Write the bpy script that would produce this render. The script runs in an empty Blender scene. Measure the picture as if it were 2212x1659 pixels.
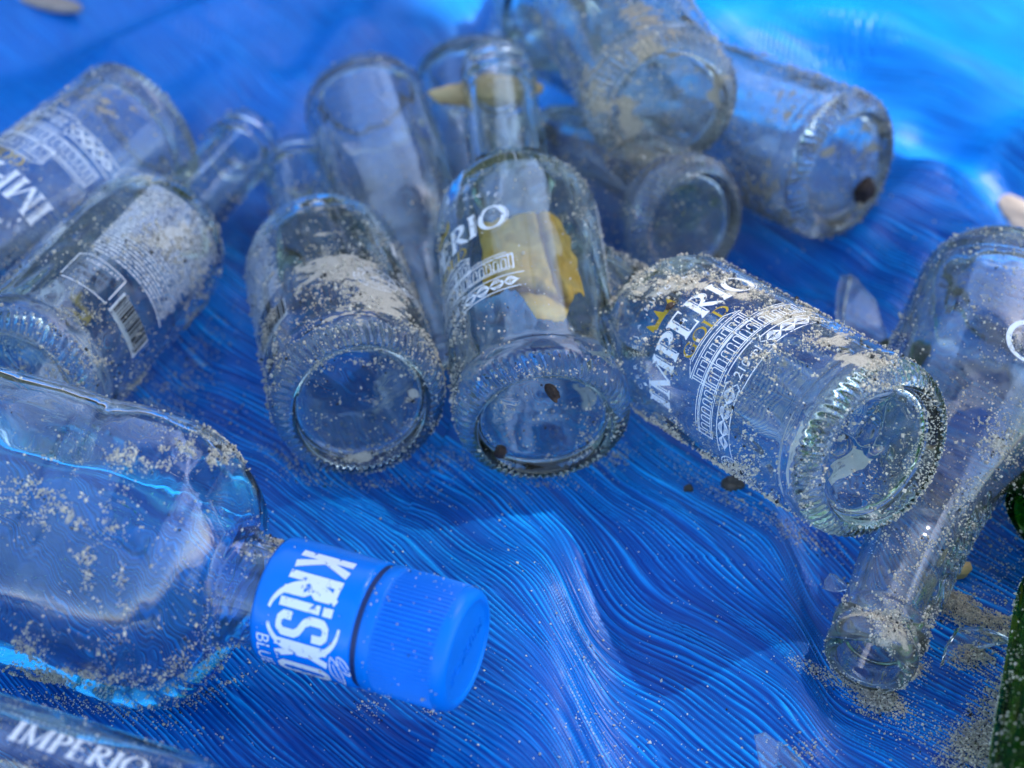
import bpy, bmesh, math, random
import numpy as np
from mathutils import Vector, Matrix

random.seed(7)
RNG = np.random.default_rng(11)
scene = bpy.context.scene
COL = scene.collection
MM = 0.001

# ------------------------------------------------------------------ camera
W0, H0 = 2212.0, 1659.0                      # measuring frame of the photograph
PITCH = math.radians(40.0)
DIST = 0.70
FOV = math.radians(26.9)
CAM = np.array([0.0, -DIST * math.cos(PITCH), DIST * math.sin(PITCH)])
FWD = np.array([0.0, math.cos(PITCH), -math.sin(PITCH)])
UPV = np.array([0.0, math.sin(PITCH), math.cos(PITCH)])
RGT = np.array([1.0, 0.0, 0.0])
cam_data = bpy.data.cameras.new('camera')
cam = bpy.data.objects.new('camera', cam_data)
COL.objects.link(cam)
cam.location = CAM
cam.rotation_euler = (math.pi / 2 - PITCH, 0, 0)
cam_data.sensor_width = 36.0
cam_data.lens = 18.0 / math.tan(FOV / 2)
cam_data.clip_start = 0.01
cam_data.clip_end = 3000.0
cam_data.dof.use_dof = True
cam_data.dof.focus_distance = 0.603
cam_data.dof.aperture_fstop = 8.8
scene.camera = cam

# ------------------------------------------------------------------ world, sun, exposure
SUN_EL = math.radians(56.0)
SUN_AZ = math.radians(58.0)                  # from +Y towards +X
world = bpy.data.worlds.new('World')
scene.world = world
world.use_nodes = True
wn = world.node_tree.nodes
wl = world.node_tree.links
wn.clear()
wo = wn.new('ShaderNodeOutputWorld')
bg = wn.new('ShaderNodeBackground')
sky = wn.new('ShaderNodeTexSky')
sky.sky_type = 'NISHITA'
sky.sun_disc = False
sky.sun_elevation = SUN_EL
sky.sun_rotation = SUN_AZ
sky.air_density = 1.0
sky.dust_density = 0.8
sky.ozone_density = 1.2
bg.inputs['Strength'].default_value = 0.15
wl.new(sky.outputs[0], bg.inputs['Color'])
wl.new(bg.outputs[0], wo.inputs['Surface'])
SUN_DIR = np.array([math.cos(SUN_EL) * math.sin(SUN_AZ), math.cos(SUN_EL) * math.cos(SUN_AZ), math.sin(SUN_EL)])
sd = bpy.data.lights.new('sun', 'SUN')
sd.energy = 2.4
sd.angle = math.radians(0.53)
sd.color = (1.0, 0.95, 0.87)
sun = bpy.data.objects.new('sun', sd)
COL.objects.link(sun)
sun.rotation_euler = Vector(SUN_DIR).to_track_quat('Z', 'Y').to_euler()
sun.location = (0.5, 1.0, 3.0)

scene.render.engine = 'CYCLES'
scene.view_settings.view_transform = 'Standard'
scene.view_settings.look = 'None'
scene.view_settings.gamma = 1.0
scene.view_settings.use_curve_mapping = False
scene.view_settings.exposure = 2.0
cy = scene.cycles
cy.max_bounces = 32
cy.transmission_bounces = 32
cy.glossy_bounces = 12
cy.diffuse_bounces = 4
cy.transparent_max_bounces = 16
cy.caustics_refractive = True
cy.caustics_reflective = True
cy.blur_glossy = 0.3
cy.sample_clamp_indirect = 8.0
cy.use_denoising = True
try:
    cy.denoiser = 'OPENIMAGEDENOISE'
    cy.denoising_input_passes = 'RGB_ALBEDO_NORMAL'
    cy.denoising_prefilter = 'ACCURATE'
except Exception:
    pass
cy.use_adaptive_sampling = True
cy.adaptive_threshold = 0.01

# ------------------------------------------------------------------ helpers
def ray(px, py):
    k = math.tan(FOV / 2)
    a = (px / W0 * 2 - 1) * k
    b = -(py / H0 * 2 - 1) * k * (H0 / W0)
    d = FWD + a * RGT + b * UPV
    return d / np.linalg.norm(d)

def at(px, py, z=0.0):
    """world point at height z seen at a position of the measuring frame"""
    d = ray(px, py)
    t = (z - CAM[2]) / d[2]
    return CAM + d * t

def on_ray(p0, px, py, L, far=True):
    """point seen at (px,py) whose distance from p0 is L"""
    d = ray(px, py)
    oc = CAM - p0
    b = np.dot(oc, d)
    c = np.dot(oc, oc) - L * L
    disc = b * b - c
    if disc < 0:
        return CAM + d * (-b)
    t = -b + math.sqrt(disc) * (1 if far else -1)
    return CAM + d * t

def proj(p):
    v = np.asarray(p) - CAM
    z = v @ FWD
    k = math.tan(FOV / 2)
    return ((v @ RGT) / z / k + 1) / 2 * W0, (1 - (v @ UPV) / z / k * (W0 / H0)) / 2 * H0

def hash01(ix, iy, iz, seed):
    h = (ix.astype(np.int64) * 73856093) ^ (iy.astype(np.int64) * 19349663) ^ (iz.astype(np.int64) * 83492791) ^ (seed * 2654435761 % 4294967296)
    h = (h ^ (h >> 13)) * 1274126177 & 0xFFFFFFFF
    h = (h ^ (h >> 16)) * 2246822519 & 0xFFFFFFFF
    h = h ^ (h >> 15)
    return (h & 0xFFFFFF) / float(0xFFFFFF)

def vnoise(x, y, z=None, seed=0):
    x = np.asarray(x, float); y = np.asarray(y, float)
    two = z is None
    ix = np.floor(x); iy = np.floor(y)
    fx = x - ix; fy = y - iy
    fx = fx * fx * fx * (fx * (fx * 6 - 15) + 10); fy = fy * fy * fy * (fy * (fy * 6 - 15) + 10)
    ix = ix.astype(np.int64); iy = iy.astype(np.int64)
    if two:
        zz = np.zeros_like(ix)
        a = hash01(ix, iy, zz, seed); b = hash01(ix + 1, iy, zz, seed)
        c = hash01(ix, iy + 1, zz, seed); d = hash01(ix + 1, iy + 1, zz, seed)
        return (a * (1 - fx) + b * fx) * (1 - fy) + (c * (1 - fx) + d * fx) * fy
    z = np.asarray(z, float)
    iz = np.floor(z); fz = z - iz; fz = fz * fz * (3 - 2 * fz); iz = iz.astype(np.int64)
    r = 0
    for k, wz in ((0, 1 - fz), (1, fz)):
        a = hash01(ix, iy, iz + k, seed); b = hash01(ix + 1, iy, iz + k, seed)
        c = hash01(ix, iy + 1, iz + k, seed); d = hash01(ix + 1, iy + 1, iz + k, seed)
        r = r + wz * ((a * (1 - fx) + b * fx) * (1 - fy) + (c * (1 - fx) + d * fx) * fy)
    return r

def fbm3(p, scale, seed=0, octv=3):
    r = 0; amp = 0.5; tot = 0
    for o in range(octv):
        f = (2 ** o) / scale
        r = r + amp * vnoise(p[:, 0] * f + 31.7, p[:, 1] * f + 17.3, p[:, 2] * f + 5.1, seed + o)
        tot += amp; amp *= 0.5
    return r / tot

def sstep(a, b, x):
    t = np.clip((x - a) / (b - a), 0, 1)
    return t * t * (3 - 2 * t)

def np_mesh(name, verts, faces, mat, parent=None, smooth=False, attrs=None, mat_idx=None):
    """faces: (n,k) int array with one k"""
    verts = np.asarray(verts, np.float32); faces = np.asarray(faces, np.int32)
    me = bpy.data.meshes.new(name)
    n, k = faces.shape
    me.vertices.add(len(verts)); me.vertices.foreach_set('co', verts.ravel())
    me.loops.add(n * k); me.loops.foreach_set('vertex_index', faces.ravel())
    me.polygons.add(n)
    me.polygons.foreach_set('loop_start', np.arange(0, n * k, k, dtype=np.int32))
    if mat_idx is not None:
        me.polygons.foreach_set('material_index', np.asarray(mat_idx, np.int32))
    me.polygons.foreach_set('use_smooth', np.full(n, smooth, dtype=bool))
    for m in (mat if isinstance(mat, (list, tuple)) else [mat]):
        me.materials.append(m)
    if attrs:
        for an, (dom, arr) in attrs.items():
            a = me.attributes.new(an, 'FLOAT', dom)
            a.data.foreach_set('value', np.asarray(arr, np.float32).ravel())
    me.update(calc_edges=True)
    me.validate()
    o = bpy.data.objects.new(name, me)
    COL.objects.link(o)
    if parent is not None:
        o.parent = parent
    return o

def tag(o, label=None, cat=None, group=None, kind=None):
    if label: o['label'] = label
    if cat: o['category'] = cat
    if group: o['group'] = group
    if kind: o['kind'] = kind
    return o

def frame(p0, p1):
    """matrix: origin p0, z towards p1, x as far up as possible"""
    z = Vector(p1 - p0).normalized()
    x = Vector((0, 0, 1)); x = (x - z * x.dot(z)).normalized()
    y = z.cross(x)
    m = Matrix((x, y, z)).transposed().to_4x4()
    m.translation = Vector(p0)
    return m

def empty(name, m):
    o = bpy.data.objects.new(name, None)
    o.empty_display_size = 0.02
    COL.objects.link(o)
    o.matrix_world = m
    return o

# ------------------------------------------------------------------ materials
def mat_new(name):
    m = bpy.data.materials.new(name)
    m.use_nodes = True
    n = m.node_tree.nodes; n.clear()
    out = n.new('ShaderNodeOutputMaterial')
    return m, n, m.node_tree.links, out

def principled(name, col, rough=0.5, spec=0.5, metallic=0.0, noise=None, bump=None, coat=0.0):
    m, n, l, out = mat_new(name)
    p = n.new('ShaderNodeBsdfPrincipled')
    p.inputs['Base Color'].default_value = (*col, 1)
    p.inputs['Roughness'].default_value = rough
    p.inputs['Specular IOR Level'].default_value = spec
    p.inputs['Metallic'].default_value = metallic
    p.inputs['Coat Weight'].default_value = coat
    tc = n.new('ShaderNodeTexCoord')
    if noise:
        sc, c2, lo, hi = noise
        t = n.new('ShaderNodeTexNoise'); t.inputs['Scale'].default_value = sc; t.inputs['Detail'].default_value = 5
        l.new(tc.outputs['Object'], t.inputs['Vector'])
        r = n.new('ShaderNodeValToRGB')
        r.color_ramp.elements[0].position = lo; r.color_ramp.elements[1].position = hi
        r.color_ramp.elements[0].color = (*col, 1); r.color_ramp.elements[1].color = (*c2, 1)
        l.new(t.outputs['Fac'], r.inputs['Fac'])
        l.new(r.outputs['Color'], p.inputs['Base Color'])
    if bump:
        sc, st, dist = bump
        t = n.new('ShaderNodeTexNoise'); t.inputs['Scale'].default_value = sc; t.inputs['Detail'].default_value = 4
        l.new(tc.outputs['Object'], t.inputs['Vector'])
        b = n.new('ShaderNodeBump'); b.inputs['Strength'].default_value = st; b.inputs['Distance'].default_value = dist
        l.new(t.outputs['Fac'], b.inputs['Height'])
        l.new(b.outputs['Normal'], p.inputs['Normal'])
    l.new(p.outputs[0], out.inputs['Surface'])
    return m

def glass_mat(name, col=(0.93, 0.965, 0.955), crust=True, film=0.10, ior=1.5, absorb=None, c0=(0.17, 0.15, 0.12), c1=(0.50, 0.45, 0.365)):
    m, n, l, out = mat_new(name)
    g = n.new('ShaderNodeBsdfGlass')
    g.inputs['Color'].default_value = (*col, 1)
    g.inputs['Roughness'].default_value = 0.0
    g.inputs['IOR'].default_value = ior
    last = g.outputs[0]
    if crust:
        tc = n.new('ShaderNodeTexCoord')
        at_ = n.new('ShaderNodeAttribute'); at_.attribute_name = 'dirt'
        nz = n.new('ShaderNodeTexNoise'); nz.inputs['Scale'].default_value = 190; nz.inputs['Detail'].default_value = 5; nz.inputs['Roughness'].default_value = 0.5
        mp = n.new('ShaderNodeMapping'); mp.inputs['Scale'].default_value = (1.0, 1.0, 1.9)
        l.new(tc.outputs['Object'], mp.inputs['Vector'])
        l.new(mp.outputs[0], nz.inputs['Vector'])
        nf = n.new('ShaderNodeTexNoise'); nf.inputs['Scale'].default_value = 2600; nf.inputs['Detail'].default_value = 3
        l.new(tc.outputs['Object'], nf.inputs['Vector'])
        # sand colour
        rs = n.new('ShaderNodeValToRGB')
        e = rs.color_ramp.elements
        e[0].position = 0.28; e[0].color = (*c0, 1)
        e[1].position = 0.50; e[1].color = (*c1, 1)
        l.new(nf.outputs['Fac'], rs.inputs['Fac'])
        sb = n.new('ShaderNodeBsdfPrincipled')
        sb.inputs['Roughness'].default_value = 0.85
        sb.inputs['Specular IOR Level'].default_value = 0.2
        l.new(rs.outputs['Color'], sb.inputs['Base Color'])
        bm = n.new('ShaderNodeBump'); bm.inputs['Strength'].default_value = 0.5; bm.inputs['Distance'].default_value = 0.0003
        l.new(nf.outputs['Fac'], bm.inputs['Height']); l.new(bm.outputs[0], sb.inputs['Normal'])
        # crust mask: dirt attribute broken up by noise
        s1 = n.new('ShaderNodeMath'); s1.operation = 'SUBTRACT'; s1.inputs[1].default_value = 0.5
        l.new(nz.outputs['Fac'], s1.inputs[0])
        s2 = n.new('ShaderNodeMath'); s2.operation = 'MULTIPLY_ADD'; s2.inputs[1].default_value = 2.2
        l.new(s1.outputs[0], s2.inputs[0]); l.new(at_.outputs['Fac'], s2.inputs[2])
        mr = n.new('ShaderNodeMapRange'); mr.inputs['From Min'].default_value = 0.56; mr.inputs['From Max'].default_value = 0.78
        l.new(s2.outputs[0], mr.inputs['Value'])
        # thin dusty film
        df = n.new('ShaderNodeBsdfDiffuse'); df.inputs['Color'].default_value = (0.42, 0.39, 0.34, 1)
        fm = n.new('ShaderNodeMath'); fm.operation = 'MULTIPLY'; fm.inputs[1].default_value = film
        ff = n.new('ShaderNodeMapRange'); ff.inputs['From Min'].default_value = -0.5; ff.inputs['From Max'].default_value = 1.2
        l.new(s2.outputs[0], ff.inputs['Value'])
        l.new(ff.outputs[0], fm.inputs[0])
        mx1 = n.new('ShaderNodeMixShader')
        l.new(fm.outputs[0], mx1.inputs[0]); l.new(g.outputs[0], mx1.inputs[1]); l.new(df.outputs[0], mx1.inputs[2])
        mx2 = n.new('ShaderNodeMixShader')
        l.new(mr.outputs[0], mx2.inputs[0]); l.new(mx1.outputs[0], mx2.inputs[1]); l.new(sb.outputs[0], mx2.inputs[2])
        last = mx2.outputs[0]
    l.new(last, out.inputs['Surface'])
    if absorb:
        va = n.new('ShaderNodeVolumeAbsorption')
        va.inputs['Color'].default_value = (*absorb[0], 1)
        va.inputs['Density'].default_value = absorb[1]
        l.new(va.outputs[0], out.inputs['Volume'])
    return m

M_GLASS = glass_mat('clear_glass', col=(0.97, 0.985, 0.985), film=0.13, absorb=((0.60, 0.84, 0.74), 20.0))
M_GLASS_DUSTY = glass_mat('dusty_glass', col=(0.95, 0.97, 0.965), film=0.34, c0=(0.16, 0.125, 0.085), c1=(0.40, 0.335, 0.25))
M_GLASS_FROST = glass_mat('frosted_glass', col=(0.97, 0.985, 0.985), film=0.42, absorb=((0.60, 0.84, 0.74), 20.0))
M_SHARD = glass_mat('dusty_shard_glass', col=(0.97, 0.99, 0.98), film=0.30)
M_GLASS_CLEAN = glass_mat('shard_glass', col=(0.97, 0.99, 0.98), crust=False)
M_GREEN = glass_mat('green_glass', col=(0.36, 0.66, 0.15), film=0.06)
M_PET = glass_mat('liquor_glass', col=(0.985, 0.99, 0.995), film=0.05)
M_LIQ = glass_mat('blue_liquid', col=(0.42, 0.84, 0.97), crust=False, ior=1.333)
def worn(m, lo, hi, scale=420):
    n = m.node_tree.nodes; l = m.node_tree.links
    out = next(q for q in n if q.type == 'OUTPUT_MATERIAL')
    src = out.inputs['Surface'].links[0].from_socket
    tc = n.new('ShaderNodeTexCoord')
    t = n.new('ShaderNodeTexNoise'); t.inputs['Scale'].default_value = scale; t.inputs['Detail'].default_value = 6; t.inputs['Roughness'].default_value = 0.7
    l.new(tc.outputs['Object'], t.inputs['Vector'])
    mr = n.new('ShaderNodeMapRange'); mr.inputs['From Min'].default_value = lo; mr.inputs['From Max'].default_value = hi
    l.new(t.outputs['Fac'], mr.inputs['Value'])
    tr = n.new('ShaderNodeBsdfTransparent'); ms = n.new('ShaderNodeMixShader')
    l.new(mr.outputs[0], ms.inputs[0]); l.new(src, ms.inputs[1]); l.new(tr.outputs[0], ms.inputs[2])
    l.new(ms.outputs[0], out.inputs['Surface'])
    return m
M_PRINT = principled('white_print', (0.80, 0.81, 0.82), rough=0.45)
M_PRINT = worn(M_PRINT, 0.575, 0.63)
M_CYANPRINT = principled('cyan_print', (0.05, 0.50, 0.80), rough=0.35)
M_GOLD = principled('gold_print', (0.72, 0.48, 0.05), rough=0.35, metallic=0.6)
M_GOLD = worn(M_GOLD, 0.60, 0.66)
M_BLACKPRINT = principled('black_print', (0.012, 0.012, 0.014), rough=0.5)
M_CAP = principled('blue_cap_plastic', (0.0005, 0.165, 0.66), rough=0.38, spec=0.22, noise=(60, (0.0005, 0.19, 0.74), 0.4, 0.7), bump=(900, 0.08, 0.0003))
M_SLEEVE = principled('blue_sleeve_film', (0.0005, 0.19, 0.76), rough=0.22, spec=0.28, bump=(60, 0.06, 0.001))
M_SLOT = principled('dark_seam', (0.004, 0.02, 0.10), rough=0.6)

def sand_mat(name, c, var):
    m, n, l, out = mat_new(name)
    p = n.new('ShaderNodeBsdfPrincipled')
    p.inputs['Roughness'].default_value = 0.55
    a = n.new('ShaderNodeAttribute'); a.attribute_name = 'tone'
    r = n.new('ShaderNodeValToRGB')
    e = r.color_ramp.elements
    e[0].position = 0.0; e[0].color = (*[v * var for v in c], 1)
    e[1].position = 1.0; e[1].color = (*c, 1)
    mid = r.color_ramp.elements.new(0.6); mid.color = (c[0] * 0.93, c[1] * 0.90, c[2] * 0.84, 1)
    l.new(a.outputs['Fac'], r.inputs['Fac'])
    l.new(r.outputs[0], p.inputs['Base Color'])
    tl = n.new('ShaderNodeBsdfTranslucent'); l.new(r.outputs[0], tl.inputs['Color'])
    ms = n.new('ShaderNodeMixShader'); ms.inputs[0].default_value = 0.48
    l.new(p.outputs[0], ms.inputs[1]); l.new(tl.outputs[0], ms.inputs[2])
    l.new(ms.outputs[0], out.inputs['Surface'])
    return m
M_SAND = sand_mat('quartz_sand', (0.92, 0.86, 0.75), 0.6)
M_DARKSAND = principled('dark_grain', (0.015, 0.013, 0.012), rough=0.6)
M_BROWN = principled('brown_debris', (0.035, 0.018, 0.012), rough=0.8, bump=(800, 0.8, 0.001))
M_PEBBLE = principled('dark_pebble', (0.05, 0.043, 0.036), rough=0.8, noise=(400, (0.12, 0.10, 0.08), 0.45, 0.7), bump=(600, 0.6, 0.001))
M_LEAF = principled('wilted_leaf', (0.018, 0.035, 0.014), rough=0.6, noise=(200, (0.04, 0.05, 0.02), 0.4, 0.7), bump=(300, 0.6, 0.001))
M_DRY = principled('dry_leaf_brown', (0.26, 0.22, 0.19), rough=0.8, noise=(120, (0.38, 0.32, 0.27), 0.4, 0.7))
M_TAN = principled('tan_wood', (0.50, 0.33, 0.15), rough=0.7, noise=(120, (0.62, 0.45, 0.22), 0.4, 0.7))

def wrapper_mat():
    m, n, l, out = mat_new('yellow_wrapper_paper')
    tc = n.new('ShaderNodeTexCoord')
    p = n.new('ShaderNodeBsdfPrincipled'); p.inputs['Roughness'].default_value = 0.55
    a = n.new('ShaderNodeAttribute'); a.attribute_name = 'crease'
    nz = n.new('ShaderNodeTexNoise'); nz.inputs['Scale'].default_value = 90; nz.inputs['Detail'].default_value = 5
    l.new(tc.outputs['Object'], nz.inputs['Vector'])
    r = n.new('ShaderNodeValToRGB')
    r.color_ramp.elements[0].position = 0.35; r.color_ramp.elements[0].color = (0.90, 0.60, 0.09, 1)
    r.color_ramp.elements[1].position = 0.7; r.color_ramp.elements[1].color = (0.97, 0.82, 0.32, 1)
    l.new(nz.outputs['Fac'], r.inputs['Fac'])
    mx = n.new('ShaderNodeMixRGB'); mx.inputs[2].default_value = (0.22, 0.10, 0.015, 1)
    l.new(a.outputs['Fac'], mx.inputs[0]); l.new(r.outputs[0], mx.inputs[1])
    l.new(mx.outputs[0], p.inputs['Base Color'])
    t = n.new('ShaderNodeBsdfTranslucent'); l.new(mx.outputs[0], t.inputs['Color'])
    ms = n.new('ShaderNodeMixShader'); ms.inputs[0].default_value = 0.5
    l.new(p.outputs[0], ms.inputs[1]); l.new(t.outputs[0], ms.inputs[2])
    l.new(ms.outputs[0], out.inputs['Surface'])
    return m
M_WRAP = wrapper_mat()

def tarp_mat():
    m, n, l, out = mat_new('blue_plastic_sheet')
    p = n.new('ShaderNodeBsdfPrincipled')
    p.inputs['Roughness'].default_value = 0.30
    p.inputs['Specular IOR Level'].default_value = 0.22
    a = n.new('ShaderNodeAttribute'); a.attribute_name = 'ridge'
    fs = n.new('ShaderNodeAttribute'); fs.attribute_name = 'along'
    ft = n.new('ShaderNodeAttribute'); ft.attribute_name = 'across'
    cx = n.new('ShaderNodeCombineXYZ')
    l.new(ft.outputs['Fac'], cx.inputs['X']); l.new(fs.outputs['Fac'], cx.inputs['Y'])
    mp = n.new('ShaderNodeMapping'); mp.inputs['Scale'].default_value = (1500, 28, 1)
    l.new(cx.outputs[0], mp.inputs['Vector'])
    hair = n.new('ShaderNodeTexNoise'); hair.noise_dimensions = '2D'; hair.inputs['Scale'].default_value = 1.0; hair.inputs['Detail'].default_value = 3; hair.inputs['Roughness'].default_value = 0.6
    l.new(mp.outputs[0], hair.inputs['Vector'])
    h1 = n.new('ShaderNodeMath'); h1.operation = 'SUBTRACT'; h1.inputs[1].default_value = 0.5
    l.new(hair.outputs['Fac'], h1.inputs[0])
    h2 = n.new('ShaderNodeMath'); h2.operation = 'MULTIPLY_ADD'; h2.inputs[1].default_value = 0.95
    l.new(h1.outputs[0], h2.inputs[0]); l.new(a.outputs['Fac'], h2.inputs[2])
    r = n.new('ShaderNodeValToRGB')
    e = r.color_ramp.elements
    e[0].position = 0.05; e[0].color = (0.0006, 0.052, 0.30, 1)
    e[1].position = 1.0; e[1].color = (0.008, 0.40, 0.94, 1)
    mid = e.new(0.5); mid.color = (0.001, 0.160, 0.58, 1)  # crest highlights and dark valleys painted into the colour, with some stress whitening
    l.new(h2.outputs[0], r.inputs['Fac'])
    tc = n.new('ShaderNodeTexCoord')
    t = n.new('ShaderNodeTexNoise'); t.inputs['Scale'].default_value = 14; t.inputs['Detail'].default_value = 4
    l.new(tc.outputs['Object'], t.inputs['Vector'])
    hv = n.new('ShaderNodeHueSaturation')
    mr = n.new('ShaderNodeMapRange'); mr.inputs['From Min'].default_value = 0.3; mr.inputs['From Max'].default_value = 0.7
    mr.inputs['To Min'].default_value = 0.8; mr.inputs['To Max'].default_value = 1.12
    l.new(t.outputs['Fac'], mr.inputs['Value']); l.new(mr.outputs[0], hv.inputs['Value'])
    l.new(r.outputs['Color'], hv.inputs['Color'])
    l.new(hv.outputs[0], p.inputs['Base Color'])
    b = n.new('ShaderNodeBump'); b.inputs['Strength'].default_value = 0.55; b.inputs['Distance'].default_value = 0.0004
    l.new(hair.outputs['Fac'], b.inputs['Height']); l.new(b.outputs[0], p.inputs['Normal'])
    l.new(p.outputs[0], out.inputs['Surface'])
    return m
M_TARP = tarp_mat()
M_BEACH = principled('beach_sand', (0.36, 0.30, 0.22), rough=0.9, noise=(3, (0.44, 0.37, 0.28), 0.35, 0.7), bump=(25, 0.5, 0.02))
def net_mat():
    m, n, l, out = mat_new('sun_patch_net')
    p = n.new('ShaderNodeBsdfPrincipled'); p.inputs['Base Color'].default_value = (0.17, 0.18, 0.20, 1); p.inputs['Roughness'].default_value = 0.8
    tr = n.new('ShaderNodeBsdfTransparent')
    ge = n.new('ShaderNodeNewGeometry')
    total = None
    sun_spots = [((1205, 1250), 0.125, 0.27), ((1330, 1480), 0.12, 0.11), ((1180, 760), 0.10, 0.06), ((520, 1150), 0.08, 0.07)]  # see-through spots added so soft sun falls on chosen parts of the scene
    for (px, py), R, a in sun_spots:
        c = at(px, py, 0.0) + SUN_DIR * (2.16 / SUN_DIR[2])
        d = n.new('ShaderNodeVectorMath'); d.operation = 'DISTANCE'; d.inputs[1].default_value = tuple(c)
        l.new(ge.outputs['Position'], d.inputs[0])
        mr = n.new('ShaderNodeMapRange'); mr.interpolation_type = 'SMOOTHSTEP'
        mr.inputs['From Min'].default_value = 0.0; mr.inputs['From Max'].default_value = R
        mr.inputs['To Min'].default_value = a; mr.inputs['To Max'].default_value = 0.0
        l.new(d.outputs['Value'], mr.inputs['Value'])
        if total is None: total = mr.outputs[0]
        else:
            ad = n.new('ShaderNodeMath'); ad.operation = 'ADD'
            l.new(total, ad.inputs[0]); l.new(mr.outputs[0], ad.inputs[1]); total = ad.outputs[0]
    nz = n.new('ShaderNodeTexNoise'); nz.inputs['Scale'].default_value = 16; nz.inputs['Detail'].default_value = 3
    l.new(ge.outputs['Position'], nz.inputs['Vector'])
    nr = n.new('ShaderNodeMapRange'); nr.inputs['From Min'].default_value = 0.38; nr.inputs['From Max'].default_value = 0.66; nr.inputs['To Min'].default_value = 0.55; nr.inputs['To Max'].default_value = 1.35
    l.new(nz.outputs['Fac'], nr.inputs['Value'])
    b = n.new('ShaderNodeMath'); b.operation = 'ADD'; b.inputs[1].default_value = 0.045
    l.new(total, b.inputs[0])
    mu = n.new('ShaderNodeMath'); mu.operation = 'MULTIPLY'
    l.new(b.outputs[0], mu.inputs[0]); l.new(nr.outputs[0], mu.inputs[1])
    ms = n.new('ShaderNodeMixShader')
    # two layers of cloth (upper and lower face): each lets through the root of the share
    sq = n.new('ShaderNodeMath'); sq.operation = 'SQRT'
    l.new(mu.outputs[0], sq.inputs[0])
    l.new(sq.outputs[0], ms.inputs[0]); l.new(p.outputs[0], ms.inputs[1]); l.new(tr.outputs[0], ms.inputs[2])
    l.new(ms.outputs[0], out.inputs['Surface'])
    return m
M_CANOPY = net_mat()
M_POLE = principled('added_pole_paint', (0.35, 0.35, 0.36), rough=0.4)

# ------------------------------------------------------------------ tarp
def seg_dist(x, y, pts):
    best = np.full(np.shape(x), 1e9); side = np.zeros(np.shape(x))
    for (ax, ay), (bx, by) in zip(pts[:-1], pts[1:]):
        dx, dy = bx - ax, by - ay
        L2 = dx * dx + dy * dy
        t = np.clip(((x - ax) * dx + (y - ay) * dy) / L2, 0, 1)
        ex = x - (ax + t * dx); ey = y - (ay + t * dy)
        d = np.sqrt(ex * ex + ey * ey)
        s = np.sign(dx * ey - dy * ex)
        k = d < best
        best = np.where(k, d, best); side = np.where(k, s, side)
    return best, side

def seg_frac(x, y, pts):
    best = np.full(np.shape(x), 1e9); fr = np.zeros(np.shape(x))
    ls = [math.hypot(b[0] - a[0], b[1] - a[1]) for a, b in zip(pts[:-1], pts[1:])]
    tot = sum(ls); acc = 0
    for (ax, ay), (bx, by), L in zip(pts[:-1], pts[1:], ls):
        dx, dy = bx - ax, by - ay
        t = np.clip(((x - ax) * dx + (y - ay) * dy) / (L * L), 0, 1)
        d = np.hypot(x - (ax + t * dx), y - (ay + t * dy))
        k = d < best
        best = np.where(k, d, best); fr = np.where(k, (acc + t * L) / tot, fr)
        acc += L
    return fr

def P2(*pp):
    return [tuple(at(a, b, 0.0)[:2]) for a, b in pp]

FOLDS = [  # path, height (m), half width (m)
    (P2((1120, 1180), (1150, 1300), (1180, 1450), (1220, 1700)), 0.0050, 0.022),
    (P2((560, 1000), (800, 1110), (1010, 1130)), 0.0035, 0.012),
    (P2((430, 1560), (760, 1600), (1000, 1720)), 0.003, 0.012),
    (P2((1400, 1080), (1520, 1300), (1700, 1600)), 0.004, 0.016),
    (P2((1990, 1250), (2100, 1300), (2230, 1330)), 0.003, 0.012),
    (P2((1560, 120), (1850, 200), (2260, 420)), -0.010, 0.020),
    (P2((1500, 60), (1900, 90), (2300, 300)), 0.012, 0.024),
    (P2((1850, 520), (2000, 400), (2150, 330), (2300, 330)), 0.008, 0.013),
    (P2((1930, 640), (2010, 520), (2120, 560), (2260, 700)), 0.006, 0.010),
    (P2((1560, 640), (1800, 560), (2000, 650)), -0.006, 0.020),
    (P2((280, 130), (420, 60), (560, -40)), 0.010, 0.020),
    (P2((420, 230), (560, 120), (900, -60)), 0.007, 0.018),
    (P2((0, 120), (200, 60), (500, -80)), -0.008, 0.026),
    (P2((620, 120), (720, 20), (800, -60)), -0.006, 0.014),
    (P2((940, 60), (1080, -10), (1300, -80)), 0.010, 0.020),
    (P2((470, 560), (520, 760), (470, 900)), 0.004, 0.012),
    (P2((560, 300), (640, 180), (760, 60)), 0.005, 0.011),
    (P2((250, 110), (330, 80), (520, 30)), 0.005, 0.012),
    (P2((1650, 60), (1800, 130), (2000, 200), (2240, 260)), -0.005, 0.014),
    (P2((1900, 330), (2050, 420), (2120, 560)), 0.004, 0.010),
    (P2((2020, 260), (2140, 360), (2260, 520)), -0.004, 0.011),
    (P2((1640, 600), (1800, 660), (1900, 760)), 0.005, 0.009),
]
STEPS = [  # the sheet drops from left to right across these lines: path, drop, width
    (P2((1262, 990), (1244, 1080), (1226, 1213), (1232, 1379), (1262, 1700), (1300, 2250)), 0.0080, 0.0095, True),
    (P2((1680, 1000), (1694, 1080), (1711, 1163), (1737, 1296), (1770, 1500), (1800, 1700)), 0.0040, 0.0050, False),
    (P2((560, 940), (660, 1060), (860, 1150), (1010, 1150)), 0.0030, 0.008, False)]
def steps(x, y):
    h = 0
    for pts, a, w, fade in STEPS:
        d, sd_ = seg_dist(x, y, pts)
        k = -a * np.tanh(d * sd_ / w) * np.exp(-(d / 0.055) ** 2)
        fr = seg_frac(x, y, pts)
        k = k * sstep(0.0, 0.3, fr) * (1 - sstep(0.7, 1.0, fr))
        if fade: k = k * sstep(-0.062, -0.105, y)
        h = h + k
    return h
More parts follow.
